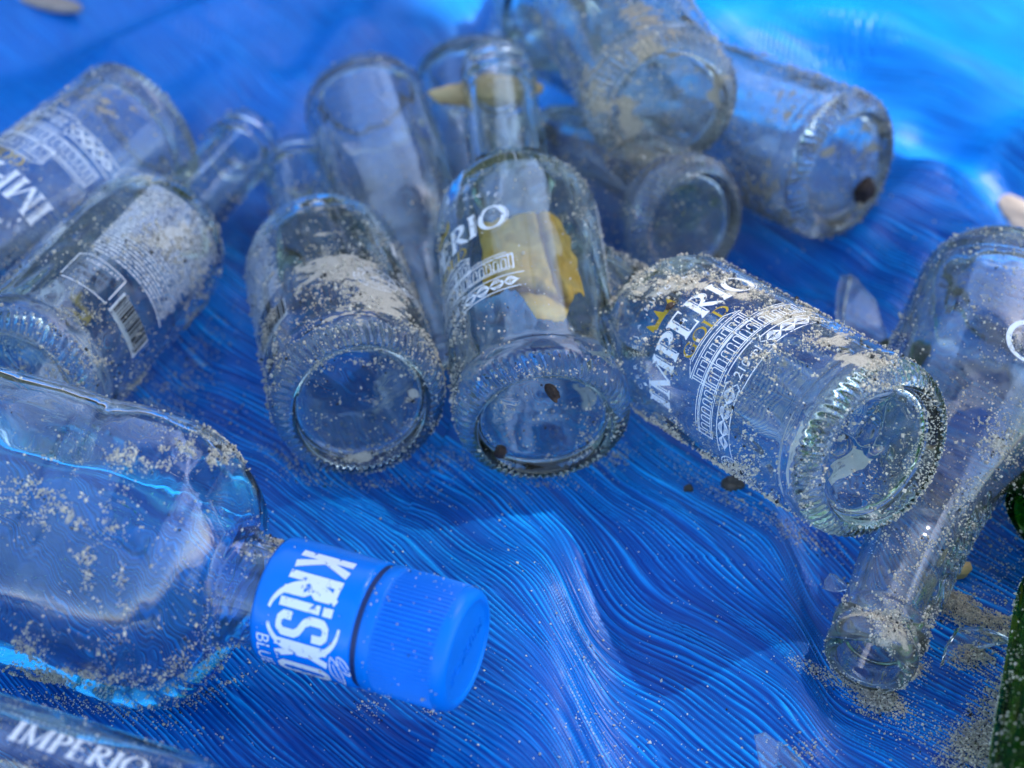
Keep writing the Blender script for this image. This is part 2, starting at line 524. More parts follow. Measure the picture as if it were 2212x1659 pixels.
DIPS = [(0.012, 0.215, 0.05, 0.05, 0.030), (-0.085, 0.12, 0.055, 0.06, 0.013), (0.0, 0.09, 0.05, 0.05, 0.012), (-0.02, 0.0, 0.16, 0.07, 0.002)]
def tarp_base(x, y):
    h = 0.0035 * (vnoise(x / 0.11 + 3, y / 0.09, seed=5) - 0.5) + 0.0022 * (vnoise(x / 0.045, y / 0.04 + 9, seed=6) - 0.5)
    h = h + steps(x, y)
    for (cx, cy_, rx, ry, dep) in DIPS:
        h = h - dep * np.exp(-((x - cx) / rx) ** 2 - ((y - cy_) / ry) ** 2)
    for pts, a, w in FOLDS:
        d, s = seg_dist(x, y, pts)
        h = h + a * np.exp(-(d / w) ** 2)
    far = sstep(0.45, 0.95, np.hypot(x, y - 0.1))
    return h * (1 - 0.6 * far)

ANG = math.radians(49.0)
def flow(x, y):
    s = x * math.cos(ANG) - y * math.sin(ANG)
    t = x * math.sin(ANG) + y * math.cos(ANG)
    t = t + 0.040 * (vnoise(x / 0.13 + 7.3, y / 0.13 + 1.2, seed=21) - 0.5) + 0.010 * (vnoise(x / 0.055, y / 0.055, seed=22) - 0.5) + 0.0016 * (vnoise(x / 0.018, y / 0.018, seed=27) - 0.5)
    for pts, a, w in FOLDS:
        d, sd_ = seg_dist(x, y, pts)
        t = t + a * 0.6 * np.exp(-(d / (1.3 * w)) ** 2)
    t = t - 0.9 * steps(x, y)
    return s, t

def tarp_ridges(x, y):
    s, t = flow(x, y)
    def pleat(per, ls, lt, seed, p):
        ph_ = 2 * math.pi * t / per + 10.0 * (vnoise(t / lt, s / ls, seed=seed) - 0.5) + 4.0 * (vnoise(t / (lt * 0.35), s / (ls * 0.5), seed=seed + 40) - 0.5)
        w_ = 0.22 + 1.10 * vnoise(t / (lt * 0.5) + 5, s / (ls * 0.6), seed=seed + 80)
        return (0.5 + 0.5 * np.cos(ph_)) ** p * w_
    r1 = pleat(0.00160, 0.045, 0.0060, 31, 2.3)
    r2 = pleat(0.00105, 0.030, 0.0040, 32, 1.6)
    r3 = vnoise(t / 0.0035, s / 0.09, seed=33)
    amp = (1 - 0.45 * sstep(0.07, 0.17, y)) * (0.55 + 0.6 * vnoise(x / 0.05, y / 0.05, seed=35))
    r = 0.74 * r1 + 0.30 * r2 + 0.05 * r3
    return r, amp

def tarp_h(x, y, ridges=True):
    x = np.asarray(x, float); y = np.asarray(y, float)
    h = tarp_base(x, y)
    if ridges:
        r, a = tarp_ridges(x, y)
        h = h + 0.00120 * r * a - 0.0006
    return h

def axis_lines(lo, hi, step, ext, n_ext):
    core = np.arange(lo, hi + step / 2, step)
    k = np.linspace(0, 1, n_ext + 1)[1:] ** 2
    k = k * ext
    return np.concatenate([(lo - k)[::-1], core, hi + k])

xs = axis_lines(-0.215, 0.215, 0.00040, 1.0, 26)
ys = np.concatenate([-0.20 - (np.linspace(0, 1, 22)[1:] ** 2)[::-1] * 0.9, np.arange(-0.20, 0.07, 0.00042), np.arange(0.07, 0.20, 0.0008), np.arange(0.20, 0.42, 0.0016), 0.42 + (np.linspace(0, 1, 24)[1:] ** 2) * 1.0])
X, Y = np.meshgrid(xs, ys)
hb = tarp_base(X, Y)
rr, aa = tarp_ridges(X, Y)
Z = hb + 0.00120 * rr * aa - 0.0006
FS_, FT_ = flow(X, Y)
nx_, ny_ = len(xs), len(ys)
idx = np.arange(nx_ * ny_).reshape(ny_, nx_)
fq = np.stack([idx[:-1, :-1], idx[:-1, 1:], idx[1:, 1:], idx[1:, :-1]], -1).reshape(-1, 4)
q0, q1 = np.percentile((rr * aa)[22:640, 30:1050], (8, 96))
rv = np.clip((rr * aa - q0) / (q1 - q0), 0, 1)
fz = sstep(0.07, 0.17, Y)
rv = rv * (1 - fz) + (0.44 + 0.3 * (rv - 0.1)) * fz  # far sheet lightened in its colour to brighten the sunlit back
tarp = np_mesh('plastic_sheet', np.stack([X, Y, Z], -1).reshape(-1, 3), fq, M_TARP, smooth=True, attrs={'ridge': ('POINT', rv), 'along': ('POINT', FS_), 'across': ('POINT', FT_)})
tag(tarp, 'crinkled glossy blue plastic sheet spread under all the bottles', 'plastic sheet', kind='structure')

# beach far around, lower than the sheet
bz = -0.05
b_ = np_mesh('beach_ground', [(-400, -400, bz), (400, -400, bz), (400, 400, bz), (-400, 400, bz)], [(0, 1, 2, 3)], M_BEACH)
tag(b_, kind='structure')

# canopy added out of view to shade the bottles; its edge throws the shadow line across the back of the sheet
def canopy():
    H = 2.15
    e0 = at(760, -60, 0.0); e1 = at(2212, 400, 0.0)
    sh = SUN_DIR * (H / SUN_DIR[2])
    a = e0 + sh; b = e1 + sh
    d = (b - a); d[2] = 0; d /= np.linalg.norm(d)
    nrm = np.array([d[1], -d[0], 0.0])
    if nrm[1] > 0: nrm = -nrm
    mid = (a + b) / 2
    L, R, B = 1.5, 1.5, 2.2
    root = empty('added_shade_canopy', Matrix.Translation(Vector((mid[0], mid[1] - 1.2, 0))))
    tag(root, kind='structure')
    corners = [mid - d * L, mid + d * R, mid + d * R + nrm * B, mid - d * L + nrm * B]
    bm = bmesh.new()
    lo = [bm.verts.new((c[0], c[1], H)) for c in corners]
    hi = [bm.verts.new((c[0], c[1], H + 0.02)) for c in corners]
    bm.faces.new(lo[::-1]); bm.faces.new(hi)
    for i in range(4):
        j = (i + 1) % 4
        bm.faces.new((lo[i], lo[j], hi[j], hi[i]))
    me = bpy.data.meshes.new('added_cloth'); bm.to_mesh(me); bm.free(); me.materials.append(M_CANOPY)
    o = bpy.data.objects.new('added_cloth', me); COL.objects.link(o)
    o.parent = root; o.matrix_parent_inverse = root.matrix_world.inverted()
    for c in corners:
        bm = bmesh.new()
        bmesh.ops.create_cone(bm, cap_ends=True, segments=16, radius1=0.02, radius2=0.02, depth=H + 0.05)
        bmesh.ops.translate(bm, verts=bm.verts, vec=(c[0], c[1], (H - 0.05) / 2))
        me = bpy.data.meshes.new('added_pole'); bm.to_mesh(me); bm.free(); me.materials.append(M_POLE)
        o = bpy.data.objects.new('added_pole', me); COL.objects.link(o)
        o.parent = root; o.matrix_parent_inverse = root.matrix_world.inverted()
canopy()

# unseen trees added to darken the low sky that the glass reflects
def added_tree_line():
    bm = bmesh.new()
    rng = random.Random(8)
    for k in range(46):
        az = math.radians(-75 + 150 * k / 45 + rng.uniform(-2, 2))
        d = rng.uniform(7.0, 9.5)
        top = rng.uniform(2.6, 5.4)
        deg = math.degrees(az)
        if 4 < deg < 20 or -40 < deg < -24: top *= 0.45  # lower crowns open sky gaps for bright stripes in the glass
        r = rng.uniform(1.0, 1.6)
        for j in range(4):
            cz = top * (0.25 + 0.22 * j)
            m = Matrix.Translation((d * math.sin(az) + rng.uniform(-.5, .5), d * math.cos(az), cz)) @ Matrix.Diagonal((r * rng.uniform(.7, 1.1), r * rng.uniform(.7, 1.1), r * rng.uniform(.7, 1.1), 1))
            bmesh.ops.create_icosphere(bm, subdivisions=3, radius=1.0, matrix=m)
    co = np.array([v.co[:] for v in bm.verts])
    nz = fbm3(co, 0.7, 61, 3)
    for v, q in zip(bm.verts, nz):
        v.co += v.normal * (q - 0.5) * 1.4
    me = bpy.data.meshes.new('added_tree_line'); bm.to_mesh(me); bm.free()
    me.materials.append(principled('added_foliage', (0.035, 0.055, 0.03), rough=0.8, noise=(4, (0.07, 0.09, 0.05), 0.4, 0.65)))
    o = bpy.data.objects.new('added_tree_line', me); COL.objects.link(o)
    tag(o, 'added dark trees out of view, mirrored in the glass', 'trees', kind='stuff')
added_tree_line()

# ------------------------------------------------------------------ lathe profiles (mm)
def chaikin(p, it=2):
    p = np.asarray(p, float)
    for _ in range(it):
        q = np.empty((2 * len(p), 2))
        a = p[:-1]; b = p[1:]
        core = np.stack([0.75 * a + 0.25 * b, 0.25 * a + 0.75 * b], 1).reshape(-1, 2)
        p = np.concatenate([p[:1], core, p[-1:]])
    return p

def densify(p, maxd=3.0):
    out = [p[0]]
    for a, b in zip(p[:-1], p[1:]):
        n = max(1, int(math.ceil(np.hypot(*(b - a)) / maxd)))
        for k in range(1, n + 1):
            out.append(a + (b - a) * k / n)
    return np.array(out)

BEER_OUT = [(0.01, 4.0), (8, 4.0), (15.5, 3.9), (18.2, 3.6), (19.3, 2.4), (20.2, 0.7), (21.4, 0), (22.8, 0.3), (24.9, 2.0), (26.4, 4.6), (27, 9), (27.0, 11.6), (26.5, 12.4), (26.5, 14), (26.75, 18), (26.75, 87), (26.9, 91), (26.2, 96.5), (23.4, 102.5), (18.4, 106.6), (14.8, 110.5), (13.9, 116), (13.4, 134), (12.8, 158), (12.6, 163), (13.4, 164), (13.5, 168.5), (12.6, 169.6), (12.6, 171.6), (13.2, 172.4), (13.3, 176), (12.6, 178.2), (11, 179), (9.3, 178.6)]
BEER_IN = [(8.6, 176), (8.8, 165), (9.6, 150), (10.4, 122), (11.2, 114), (14.6, 109), (20.0, 103), (23.0, 96.5), (23.9, 90), (23.9, 80), (23.9, 22), (23.9, 12), (23.2, 9.6), (21.4, 8.2), (16, 7.6), (8, 7.7), (0.01, 7.8)]
LONG_OUT = [(0.01, 6), (12, 5.4), (19, 3.4), (22.5, 0.8), (24.5, 0), (27, 1), (29.4, 4), (30.4, 8), (30.5, 14), (30.3, 22.36), (30.3, 32), (30.4, 44), (29.6, 56), (26.0, 69), (20.5, 82), (16.4, 95), (14.6, 110), (13.4, 132), (12.7, 144), (12.6, 146), (13.6, 147), (13.7, 151), (12.5, 152.5), (12.5, 154.5), (13.2, 155.4), (13.3, 158.5), (12.4, 161), (10.8, 161.8), (9.2, 161.2)]
LONG_IN = [(8.6, 158), (8.8, 146), (9.6, 132), (10.8, 110), (12.8, 95), (17, 82), (22.5, 69), (26.2, 56), (27.2, 44), (27.2, 28.79), (27.2, 14.64), (25, 10.6), (16, 9), (8, 9.6), (0.01, 10)]

SEG = 256
_lathe_cache = {}
def lathe_data(kind, knurl=True, seg=SEG, seed=0):
    key = (kind, knurl, seg)
    if key in _lathe_cache:
        return _lathe_cache[key]
    o, i = (BEER_OUT, BEER_IN) if kind == 'beer' else (LONG_OUT, LONG_IN)
    po = densify(chaikin(o, 2), 2.2); pi_ = densify(chaikin(i, 2), 3.0)
    prof = np.concatenate([po, pi_])
    no = len(po)
    ph = np.arange(seg) / seg * 2 * math.pi
    r = np.repeat(prof[:, 0:1], seg, 1); z = np.repeat(prof[:, 1:2], seg, 1)
    # stippled heel knurling
    if knurl:
        nk = 62
        for k in range(no):
            rr_, zz_ = po[k]
            if zz_ < 6.5 and 20.8 < rr_ < 27.0:
                wgt = sstep(20.8, 22.2, rr_) * (1 - sstep(4.2, 6.2, zz_))
                wv = np.cos(nk * ph + 0.9 * zz_)
                bump_ = 0.42 * wgt * np.sign(wv) * np.abs(wv) ** 0.7
                tr, tz = 0.75, -0.66
                r[k] += tr * bump_; z[k] += tz * bump_
    # uneven inner wall, as in moulded glass
    XI = r[no:] * np.cos(ph); YI = r[no:] * np.sin(ph); ZZ = np.repeat(pi_[:, 1:2], seg, 1)
    nz = vnoise(XI / 11 + 9, YI / 11 + 4, ZZ / 38 + seed, seed=51 + seed) - 0.5
    nz2 = vnoise(XI / 5 + 5, YI / 5 + 1, ZZ / 14, seed=57 + seed) - 0.5
    sc = np.clip(pi_[:, 0:1] / 24, 0, 1)
    r[no:] += (1.1 * nz + 0.45 * nz2) * sc * (pi_[:, 1:2] > 11)
    z[no:] += (nz2 * 1.3) * (pi_[:, 1:2] < 11)
    # faint waviness outside
    ZO = np.repeat(po[:, 1:2], seg, 1); PO = np.repeat(ph[None, :], no, 0)
    r[:no] += 0.10 * (vnoise(np.cos(PO) * 1.5 + 3, np.sin(PO) * 1.5 + 3, ZO / 30, seed=63) - 0.5) * np.clip(po[:, 0:1] / 24, 0, 1)
    V = np.stack([r * np.cos(ph), r * np.sin(ph), z], -1) * MM
    n = len(prof)
    ids = np.arange(n * seg).reshape(n, seg)
    nxt = np.roll(ids, -1, 1)
    F = np.stack([ids[:-1], nxt[:-1], nxt[1:], ids[1:]], -1).reshape(-1, 4)
    _lathe_cache[key] = (V.reshape(-1, 3), F, no, n, po)
    return _lathe_cache[key]

def grains(points, normals, size_lo, size_hi, rng, sink=0.25):
    """little faceted stones, one octahedron each -> verts, tri faces"""
    n = len(points)
    base = np.array([(1, 0, 0), (-1, 0, 0), (0, 1, 0), (0, -1, 0), (0, 0, 1), (0, 0, -1)], float)
    tri = np.array([(0, 2, 4), (2, 1, 4), (1, 3, 4), (3, 0, 4), (2, 0, 5), (1, 2, 5), (3, 1, 5), (0, 3, 5)])
    q = rng.normal(size=(n, 4)); q /= np.linalg.norm(q, axis=1, keepdims=True)
    w, x, y, z = q.T
    Rm = np.stack([1 - 2 * (y * y + z * z), 2 * (x * y - z * w), 2 * (x * z + y * w),
                   2 * (x * y + z * w), 1 - 2 * (x * x + z * z), 2 * (y * z - x * w),
                   2 * (x * z - y * w), 2 * (y * z + x * w), 1 - 2 * (x * x + y * y)], -1).reshape(n, 3, 3)
    u = rng.random(n)
    s = (size_lo + (size_hi - size_lo) * u ** 2.6 + 0.35 * size_hi * (u > 0.985))[:, None] * rng.uniform(0.65, 1.25, (n, 3))
    jit = 1 + rng.uniform(-0.25, 0.25, (n, 6, 1))
    v = np.einsum('nij,nkj->nki', Rm, base[None] * jit * s[:, None, :])
    v = v + (points + normals * (s.mean(1, keepdims=True) * (1 - sink)))[:, None, :]
    f = tri[None] + (np.arange(n) * 6)[:, None, None]
    return v.reshape(-1, 3), f.reshape(-1, 3)

def grain_object(name, pts, nrm, lo, hi, parent, rng, dark=0.05):
    v, f = grains(pts, nrm, lo, hi, rng)
    n = len(pts)
    tone = np.repeat(rng.random(n), 8)
    mi = np.repeat((rng.random(n) < dark).astype(int), 8)
    return np_mesh(name, v, f, [M_SAND, M_DARKSAND], parent=parent, attrs={'tone': ('FACE', tone)}, mat_idx=mi)

def surf_sample(V, F, n, rng):
    a, b, c, d = (V[F[:, k]] for k in range(4))
    nr = np.cross(c - a, d - b)
    ar = np.linalg.norm(nr, axis=1)
    pick = rng.choice(len(F), n, p=ar / ar.sum())
    u = rng.random((n, 1)); v = rng.random((n, 1))
    p = (a[pick] * (1 - u) + b[pick] * u) * (1 - v) + (d[pick] * (1 - u) + c[pick] * u) * v
    nn = nr[pick] / np.maximum(ar[pick][:, None], 1e-20)
    return p, nn

def patch_weight(p, patches):
    """patches: (phi deg, z mm, dphi deg, dz mm, strength)"""
    ph = np.degrees(np.arctan2(p[:, 1], p[:, 0])); z = p[:, 2] / MM
    w = np.zeros(len(p))
    for (f0, z0, df, dz, st) in patches:
        d = (ph - f0 + 180) % 360 - 180
        w += st * np.exp(-(d / df) ** 2 - ((z - z0) / dz) ** 2)
    return w

def patch_weight_px(p, m, patches, nrm=None):
    M = np.array(m.to_3x3()); T = np.array(m.translation)
    wp = p @ M.T + T
    v = wp - CAM
    z = v @ FWD; k = math.tan(FOV / 2)
    X_ = ((v @ RGT) / z / k + 1) / 2 * W0; Y_ = (1 - (v @ UPV) / z / k * (W0 / H0)) / 2 * H0
    if nrm is None:
        ax = M[:, 2] / np.linalg.norm(M[:, 2])
        rad = (wp - T) - ((wp - T) @ ax)[:, None] * ax
        rn = np.linalg.norm(rad, axis=1); out = rad / np.maximum(rn, 1e-6)[:, None]
        flat = ((wp - T) @ ax) < 0.006
        front = np.where(flat, True, (out * -v).sum(1) > -0.05)
    else:
        front = ((nrm @ M.T) * -v).sum(1) > -0.05
    w = np.zeros(len(p))
    for (cx, cy_, sx, sy, st) in patches:
        w += st * np.exp(-((X_ - cx) / sx) ** 2 - ((Y_ - cy_) / sy) ** 2)
    return w * front

# ------------------------------------------------------------------ printed artwork in (u,v) millimetres
class Art:
    def __init__(self):
        self.v = []; self.f = []
    def quad(self, a, b, c, d):
        n = len(self.v); self.v += [a, b, c, d]; self.f.append((n, n + 1, n + 2, n + 3))
    def stroke(self, pts, w, step=0.8, closed=False):
        pts = np.asarray(pts, float)
        if closed: pts = np.vstack([pts, pts[:1]])
        ws = np.full(len(pts), w, float) if np.isscalar(w) else np.asarray(w, float)
        P = [pts[0]]; Wd = [ws[0]]
        for k in range(len(pts) - 1):
            L = np.hypot(*(pts[k + 1] - pts[k])); n = max(1, int(math.ceil(L / step)))
            for j in range(1, n + 1):
                t = j / n
                P.append(pts[k] * (1 - t) + pts[k + 1] * t); Wd.append(ws[k] * (1 - t) + ws[k + 1] * t)
        P = np.array(P); Wd = np.array(Wd)
        T = np.gradient(P, axis=0)
        if closed:
            T[0] = T[-1] = (P[1] - P[-2])
        T /= np.maximum(np.linalg.norm(T, axis=1, keepdims=True), 1e-9)
        N = np.stack([-T[:, 1], T[:, 0]], 1)
        Lf = P + N * Wd[:, None] / 2; Rt = P - N * Wd[:, None] / 2
        n0 = len(self.v)
        for a, b in zip(Lf, Rt):
            self.v.append(tuple(a)); self.v.append(tuple(b))
        for k in range(len(P) - 1):
            i = n0 + 2 * k
            self.f.append((i + 1, i + 3, i + 2, i))
    def rect(self, u0, v0, u1, v1, w):
        self.stroke([(u0, v0), (u1, v0)], w); self.stroke([(u1, v0), (u1, v1)], w)
        self.stroke([(u1, v1), (u0, v1)], w); self.stroke([(u0, v1), (u0, v0)], w)
    def box(self, u0, v0, u1, v1):
        self.stroke([((u0 + u1) / 2, v0), ((u0 + u1) / 2, v1)], abs(u1 - u0), step=1.5)
    def arc(self, cx, cy_, rx, ry, a0, a1, w, n=28):
        t = np.radians(np.linspace(a0, a1, n))
        pts = np.stack([cx + rx * np.cos(t), cy_ + ry * np.sin(t)], 1)
        ww = w if np.isscalar(w) else [w[0] + (w[1] - w[0]) * abs(math.cos(k)) for k in t]
        self.stroke(pts, ww, step=0.5)
    def text(self, s, size, u, v, rot=0.0, align='CENTER', space=1.0, scale_u=1.0):
        cu = bpy.data.curves.new('lettering', 'FONT')
        cu.body = s; cu.size = size; cu.align_x = align; cu.align_y = 'CENTER'; cu.space_character = space
        cu.resolution_u = 3
        o = bpy.data.objects.new('lettering', cu); COL.objects.link(o)
        dg = bpy.context.evaluated_depsgraph_get(); dg.update()
        me = bpy.data.meshes.new_from_object(o.evaluated_get(dg))
        n0 = len(self.v); c, sn = math.cos(rot), math.sin(rot)
        for q in me.vertices:
            x, y = q.co.x * scale_u, q.co.y
            self.v.append((u + x * c - y * sn, v + x * sn + y * c))
        for p in me.polygons:
            self.f.append(tuple(n0 + i for i in p.vertices))
        bpy.data.objects.remove(o); bpy.data.curves.remove(cu); bpy.data.meshes.remove(me)
    def arc_text(self, s, size, cx, cy_, r, a_mid, step, inward=False):
        n = len(s)
        for k, ch in enumerate(s):
            if ch == ' ': continue
            off = (k - (n - 1) / 2) * step
            a = a_mid - off if not inward else a_mid + off
            rad = math.radians(a)
            self.text(ch, size, cx + r * math.cos(rad), cy_ + r * math.sin(rad), rad - math.pi / 2 + (math.pi if inward else 0))

SER = {}
def glyph(art, ch, x, y, h, w=1.0, shadow=False):
    """serif capital; returns advance"""
    S = lambda pts, wd: art.stroke([(x + a * h * w, y + b * h) for a, b in pts], [q * h for q in wd] if not np.isscalar(wd) else wd * h)
    def stem(cx, thick, b0=0.0, b1=1.0, ser=0.15, top=True, bot=True):
        S([(cx, b0 + 0.02), (cx, b1 - 0.02)], thick)
        if bot: S([(cx - ser, b0 + 0.025), (cx + ser, b0 + 0.025)], 0.05)
        if top: S([(cx - ser, b1 - 0.025), (cx + ser, b1 - 0.025)], 0.05)
        if bot: S([(cx, b0 + 0.04), (cx, b0 + 0.13)], [thick + 0.12, thick])
        if top: S([(cx, b1 - 0.04), (cx, b1 - 0.13)], [thick + 0.12, thick])
        if shadow: S([(cx + thick / 2 + 0.055, b0 + 0.1), (cx + thick / 2 + 0.055, b1 - 0.1)], 0.028)
    def bowl(cx, cy_, rx, ry, a0, a1, t0, t1, n=26):
        t = np.radians(np.linspace(a0, a1, n))
        S([(cx + rx * math.cos(k), cy_ + ry * math.sin(k)) for k in t], [t0 + (t1 - t0) * abs(math.cos(k)) ** 1.3 for k in t])
    if ch == 'I':
        stem(0.21, 0.18); return 0.46 * h * w
    if ch == 'M':
        stem(0.14, 0.07); S([(0.13, 0.99), (0.53, 0.03)], 0.15); S([(0.53, 0.03), (0.90, 0.99)], 0.06)
        stem(0.92, 0.17); return 1.12 * h * w
    if ch == 'P' or ch == 'R':
        stem(0.20, 0.17, top=False); S([(0.06, 0.975), (0.30, 0.975)], 0.05)
        bowl(0.24, 0.73, 0.40, 0.245, 90, -90, 0.05, 0.17)
        if shadow: bowl(0.24, 0.73, 0.52, 0.30, 60, -60, 0.02, 0.03)
        if ch == 'R':
            S([(0.36, 0.50), (0.62, 0.18), (0.86, 0.0)], [0.13, 0.17, 0.06])
            return 0.86 * h * w
        return 0.74 * h * w
    if ch == 'E':
        stem(0.20, 0.17)
        S([(0.2, 0.97), (0.64, 0.97)], 0.06); S([(0.635, 1.0), (0.635, 0.78)], [0.075, 0.02])
        S([(0.2, 0.52), (0.54, 0.52)], 0.06); S([(0.54, 0.62), (0.54, 0.42)], 0.04)
        S([(0.2, 0.03), (0.68, 0.03)], 0.06); S([(0.675, 0.0), (0.69, 0.25)], [0.075, 0.02])
        return 0.80 * h * w
    if ch == 'L':
        stem(0.20, 0.17); S([(0.2, 0.03), (0.66, 0.03)], 0.06); S([(0.655, 0.0), (0.67, 0.27)], [0.075, 0.02])
        return 0.76 * h * w
    if ch == 'O':
        bowl(0.48, 0.5, 0.40, 0.475, 0, 360, 0.05, 0.18, 44)
        if shadow: bowl(0.52, 0.48, 0.50, 0.52, 60, -80, 0.02, 0.03)
        return 1.0 * h * w
    if ch == 'G':
        bowl(0.48, 0.5, 0.40, 0.475, 42, 318, 0.05, 0.18, 40)
        S([(0.78, 0.98), (0.78, 0.72)], [0.06, 0.02]); S([(0.79, 0.06), (0.79, 0.42)], 0.15); S([(0.62, 0.44), (0.94, 0.44)], 0.05)
        return 1.0 * h * w
    if ch == 'D':
        stem(0.20, 0.17, top=False, bot=False); S([(0.05, 0.975), (0.34, 0.975)], 0.05); S([(0.05, 0.025), (0.34, 0.025)], 0.05)
        bowl(0.28, 0.5, 0.56, 0.475, 90, -90, 0.05, 0.18, 30); return 0.98 * h * w
    return 0.4 * h

def word(art, s, u, v, h, w=1.0, shadow=False):
    tmp = Art(); x = 0
    for c in s:
        x += glyph(tmp, c, x, 0, h, w, shadow)
    n0 = len(art.v)
    art.v += [(a - x / 2 + u, b + v) for a, b in tmp.v]
    art.f += [tuple(n0 + i for i in q) for q in tmp.f]

def beer_front():
    a = Art(); g = Art(); lw = 0.32
    a.arc_text('CERVEJA PURO MALTE', 2.7, 0, 38, 46.5, 90, 3.7)
    word(a, 'IMPERIO', 0, 63, 10.2, 0.98, True)
    # little diamond by the M
    a.stroke([(-22.5, 74.0), (-22.5, 76.4)], [0.2, 0.2]); a.stroke([(-22.5, 74.2), (-22.5, 75.2), (-22.5, 76.2)], [0.05, 1.2, 0.05])
    # palace: wings, middle block with pediment, two storeys of openings
    def openings(u0, u1, n, v0, v1, arch):
        st = (u1 - u0) / n
        for k in range(n):
            c = u0 + (k + 0.5) * st; hw = st * 0.30
            a.stroke([(c - hw, v0), (c - hw, v1)], lw); a.stroke([(c + hw, v0), (c + hw, v1)], lw)
            if arch: a.arc(c, v1, hw, hw * 0.9, 180, 0, lw, 8)
            else: a.stroke([(c - hw, v1), (c + hw, v1)], lw)
    for v in (42.6, 43.3, 48.6, 49.2): a.stroke([(-27, v), (27, v)], lw)
    for s in (-1, 1):
        a.stroke([(s * 27, 42.6), (s * 27, 49.4)], lw * 1.4); a.stroke([(s * 25.6, 43), (s * 25.6, 49.2)], lw)
        u0, u1 = sorted((s * 25.2, s * 12.6))
        openings(u0, u1, 5, 43.4, 46.8, True)
        a.stroke([(u0, 50.2), (u1, 50.2)], lw)
    for u in (-12, 12, -11.2, 11.2, -5.4, 5.4): a.stroke([(u, 42.6), (u, 54.2)], lw)
    for v in (49.0, 49.9, 54.2, 55.0): a.stroke([(-12.6, v), (12.6, v)], lw)
    openings(-11, 11, 8, 43.4, 47.0, True); openings(-11, 11, 8, 50.4, 53.0, False)
    a.stroke([(-12.6, 55.0), (-8, 57.4)], lw); a.stroke([(12.6, 55.0), (8, 57.4)], lw); a.stroke([(-8, 57.4), (8, 57.4)], lw); a.stroke([(-8, 56.6), (8, 56.6)], lw)
    # band with interlaced ribbons and a cartouche
    for v in (34.4, 40.2):
        a.stroke([(-30, v), (-8, v)], lw * 1.2); a.stroke([(8, v), (30, v)], lw * 1.2)
    for s in (-1, 1):
        t = np.linspace(0, 1, 60)
        for k in range(4):
            amp = 2.2 - 0.5 * k
            for sg in (-1, 1):
                uu = s * (8.5 + t * 20)
                vv = 37.3 + sg * amp * np.sin(t * math.pi * 4 + 0.05 * k) * np.clip((1 - t) * 6, 0, 1)
                a.stroke(np.stack([uu, vv], 1), lw * 0.8, step=2.0)
        a.stroke([(s * 8, 40.2), (s * 8.6, 41.0), (s * 6, 41.4)], lw); a.stroke([(s * 8, 34.4), (s * 8.6, 33.6), (s * 6, 33.2)], lw)
        a.stroke([(s * 8, 34.4), (s * 7.0, 36), (s * 8.2, 37.3), (s * 7.0, 38.6), (s * 8, 40.2)], lw)
    a.stroke([(-6, 41.4), (6, 41.4)], lw * 1.2); a.stroke([(-6, 33.2), (6, 33.2)], lw * 1.2)
    a.text('210 ml', 5.0, 0, 37.3, scale_u=0.8)
    # round stamp
    cx, cy_ = -37.5, 35.0
    a.arc(cx, cy_, 7.2, 7.2, 0, 360, 0.34, 50); a.arc(cx, cy_, 4.5, 4.5, 0, 360, 0.30, 40)
    a.arc_text('MALTE', 2.1, cx, cy_, 5.8, 95, 19)
    a.arc_text('LÚPULO', 2.1, cx, cy_, 5.8, -25, 19)
    a.arc_text('ÁGUA', 2.1, cx, cy_, 5.8, 205, 19)
    for d in (28, 160, 270): a.arc(cx + 5.8 * math.cos(math.radians(d)), cy_ + 5.8 * math.sin(math.radians(d)), 0.25, 0.25, 0, 360, 0.3, 8)
    a.arc(cx + 1.6, cy_ + 1.7, 1.1, 1.1, 0, 360, 0.25, 14); a.stroke([(cx - 2.2, cy_ - 0.6), (cx + 0.2, cy_ + 1.4)], 0.25)
    for k in range(3):
        a.stroke([(cx - 1.9 + 0.6 * k, cy_ - 0.3 + 0.5 * k), (cx - 2.1 + 0.6 * k, cy_ + 0.9 + 0.5 * k)], 0.25); a.stroke([(cx - 1.9 + 0.6 * k, cy_ - 0.3 + 0.5 * k), (cx - 0.8 + 0.6 * k, cy_ - 0.4 + 0.5 * k)], 0.25)
    a.arc(cx - 0.6, cy_ - 2.4, 1.0, 1.0, 150, 390, 0.25, 14); a.stroke([(cx - 1.5, cy_ - 1.9), (cx - 0.6, cy_ - 0.6), (cx + 0.3, cy_ - 1.9)], 0.25)
    a.stroke([(cx + 2.2, cy_ - 1.8), (cx + 1.6, cy_ + 0.1)], 0.22)
    # gold: GOLD and crown
    word(g, 'GOLD', 2, 56.0 + 1.4, 4.6, 1.15)
    cxx, v0 = -1.0, 76.0
    g.stroke([(cxx - 4.6, v0 + 0.8), (cxx, v0 - 0.2 + 1.2), (cxx + 4.6, v0 + 0.8)], 1.7)
    for (uu, hh) in ((-4.6, 4.6), (0, 5.4), (4.6, 4.6)):
        g.stroke([(cxx + uu * 0.95, v0 + 1.0), (cxx + uu * 1.12, v0 + hh)], [2.6, 0.25])
    return a, g

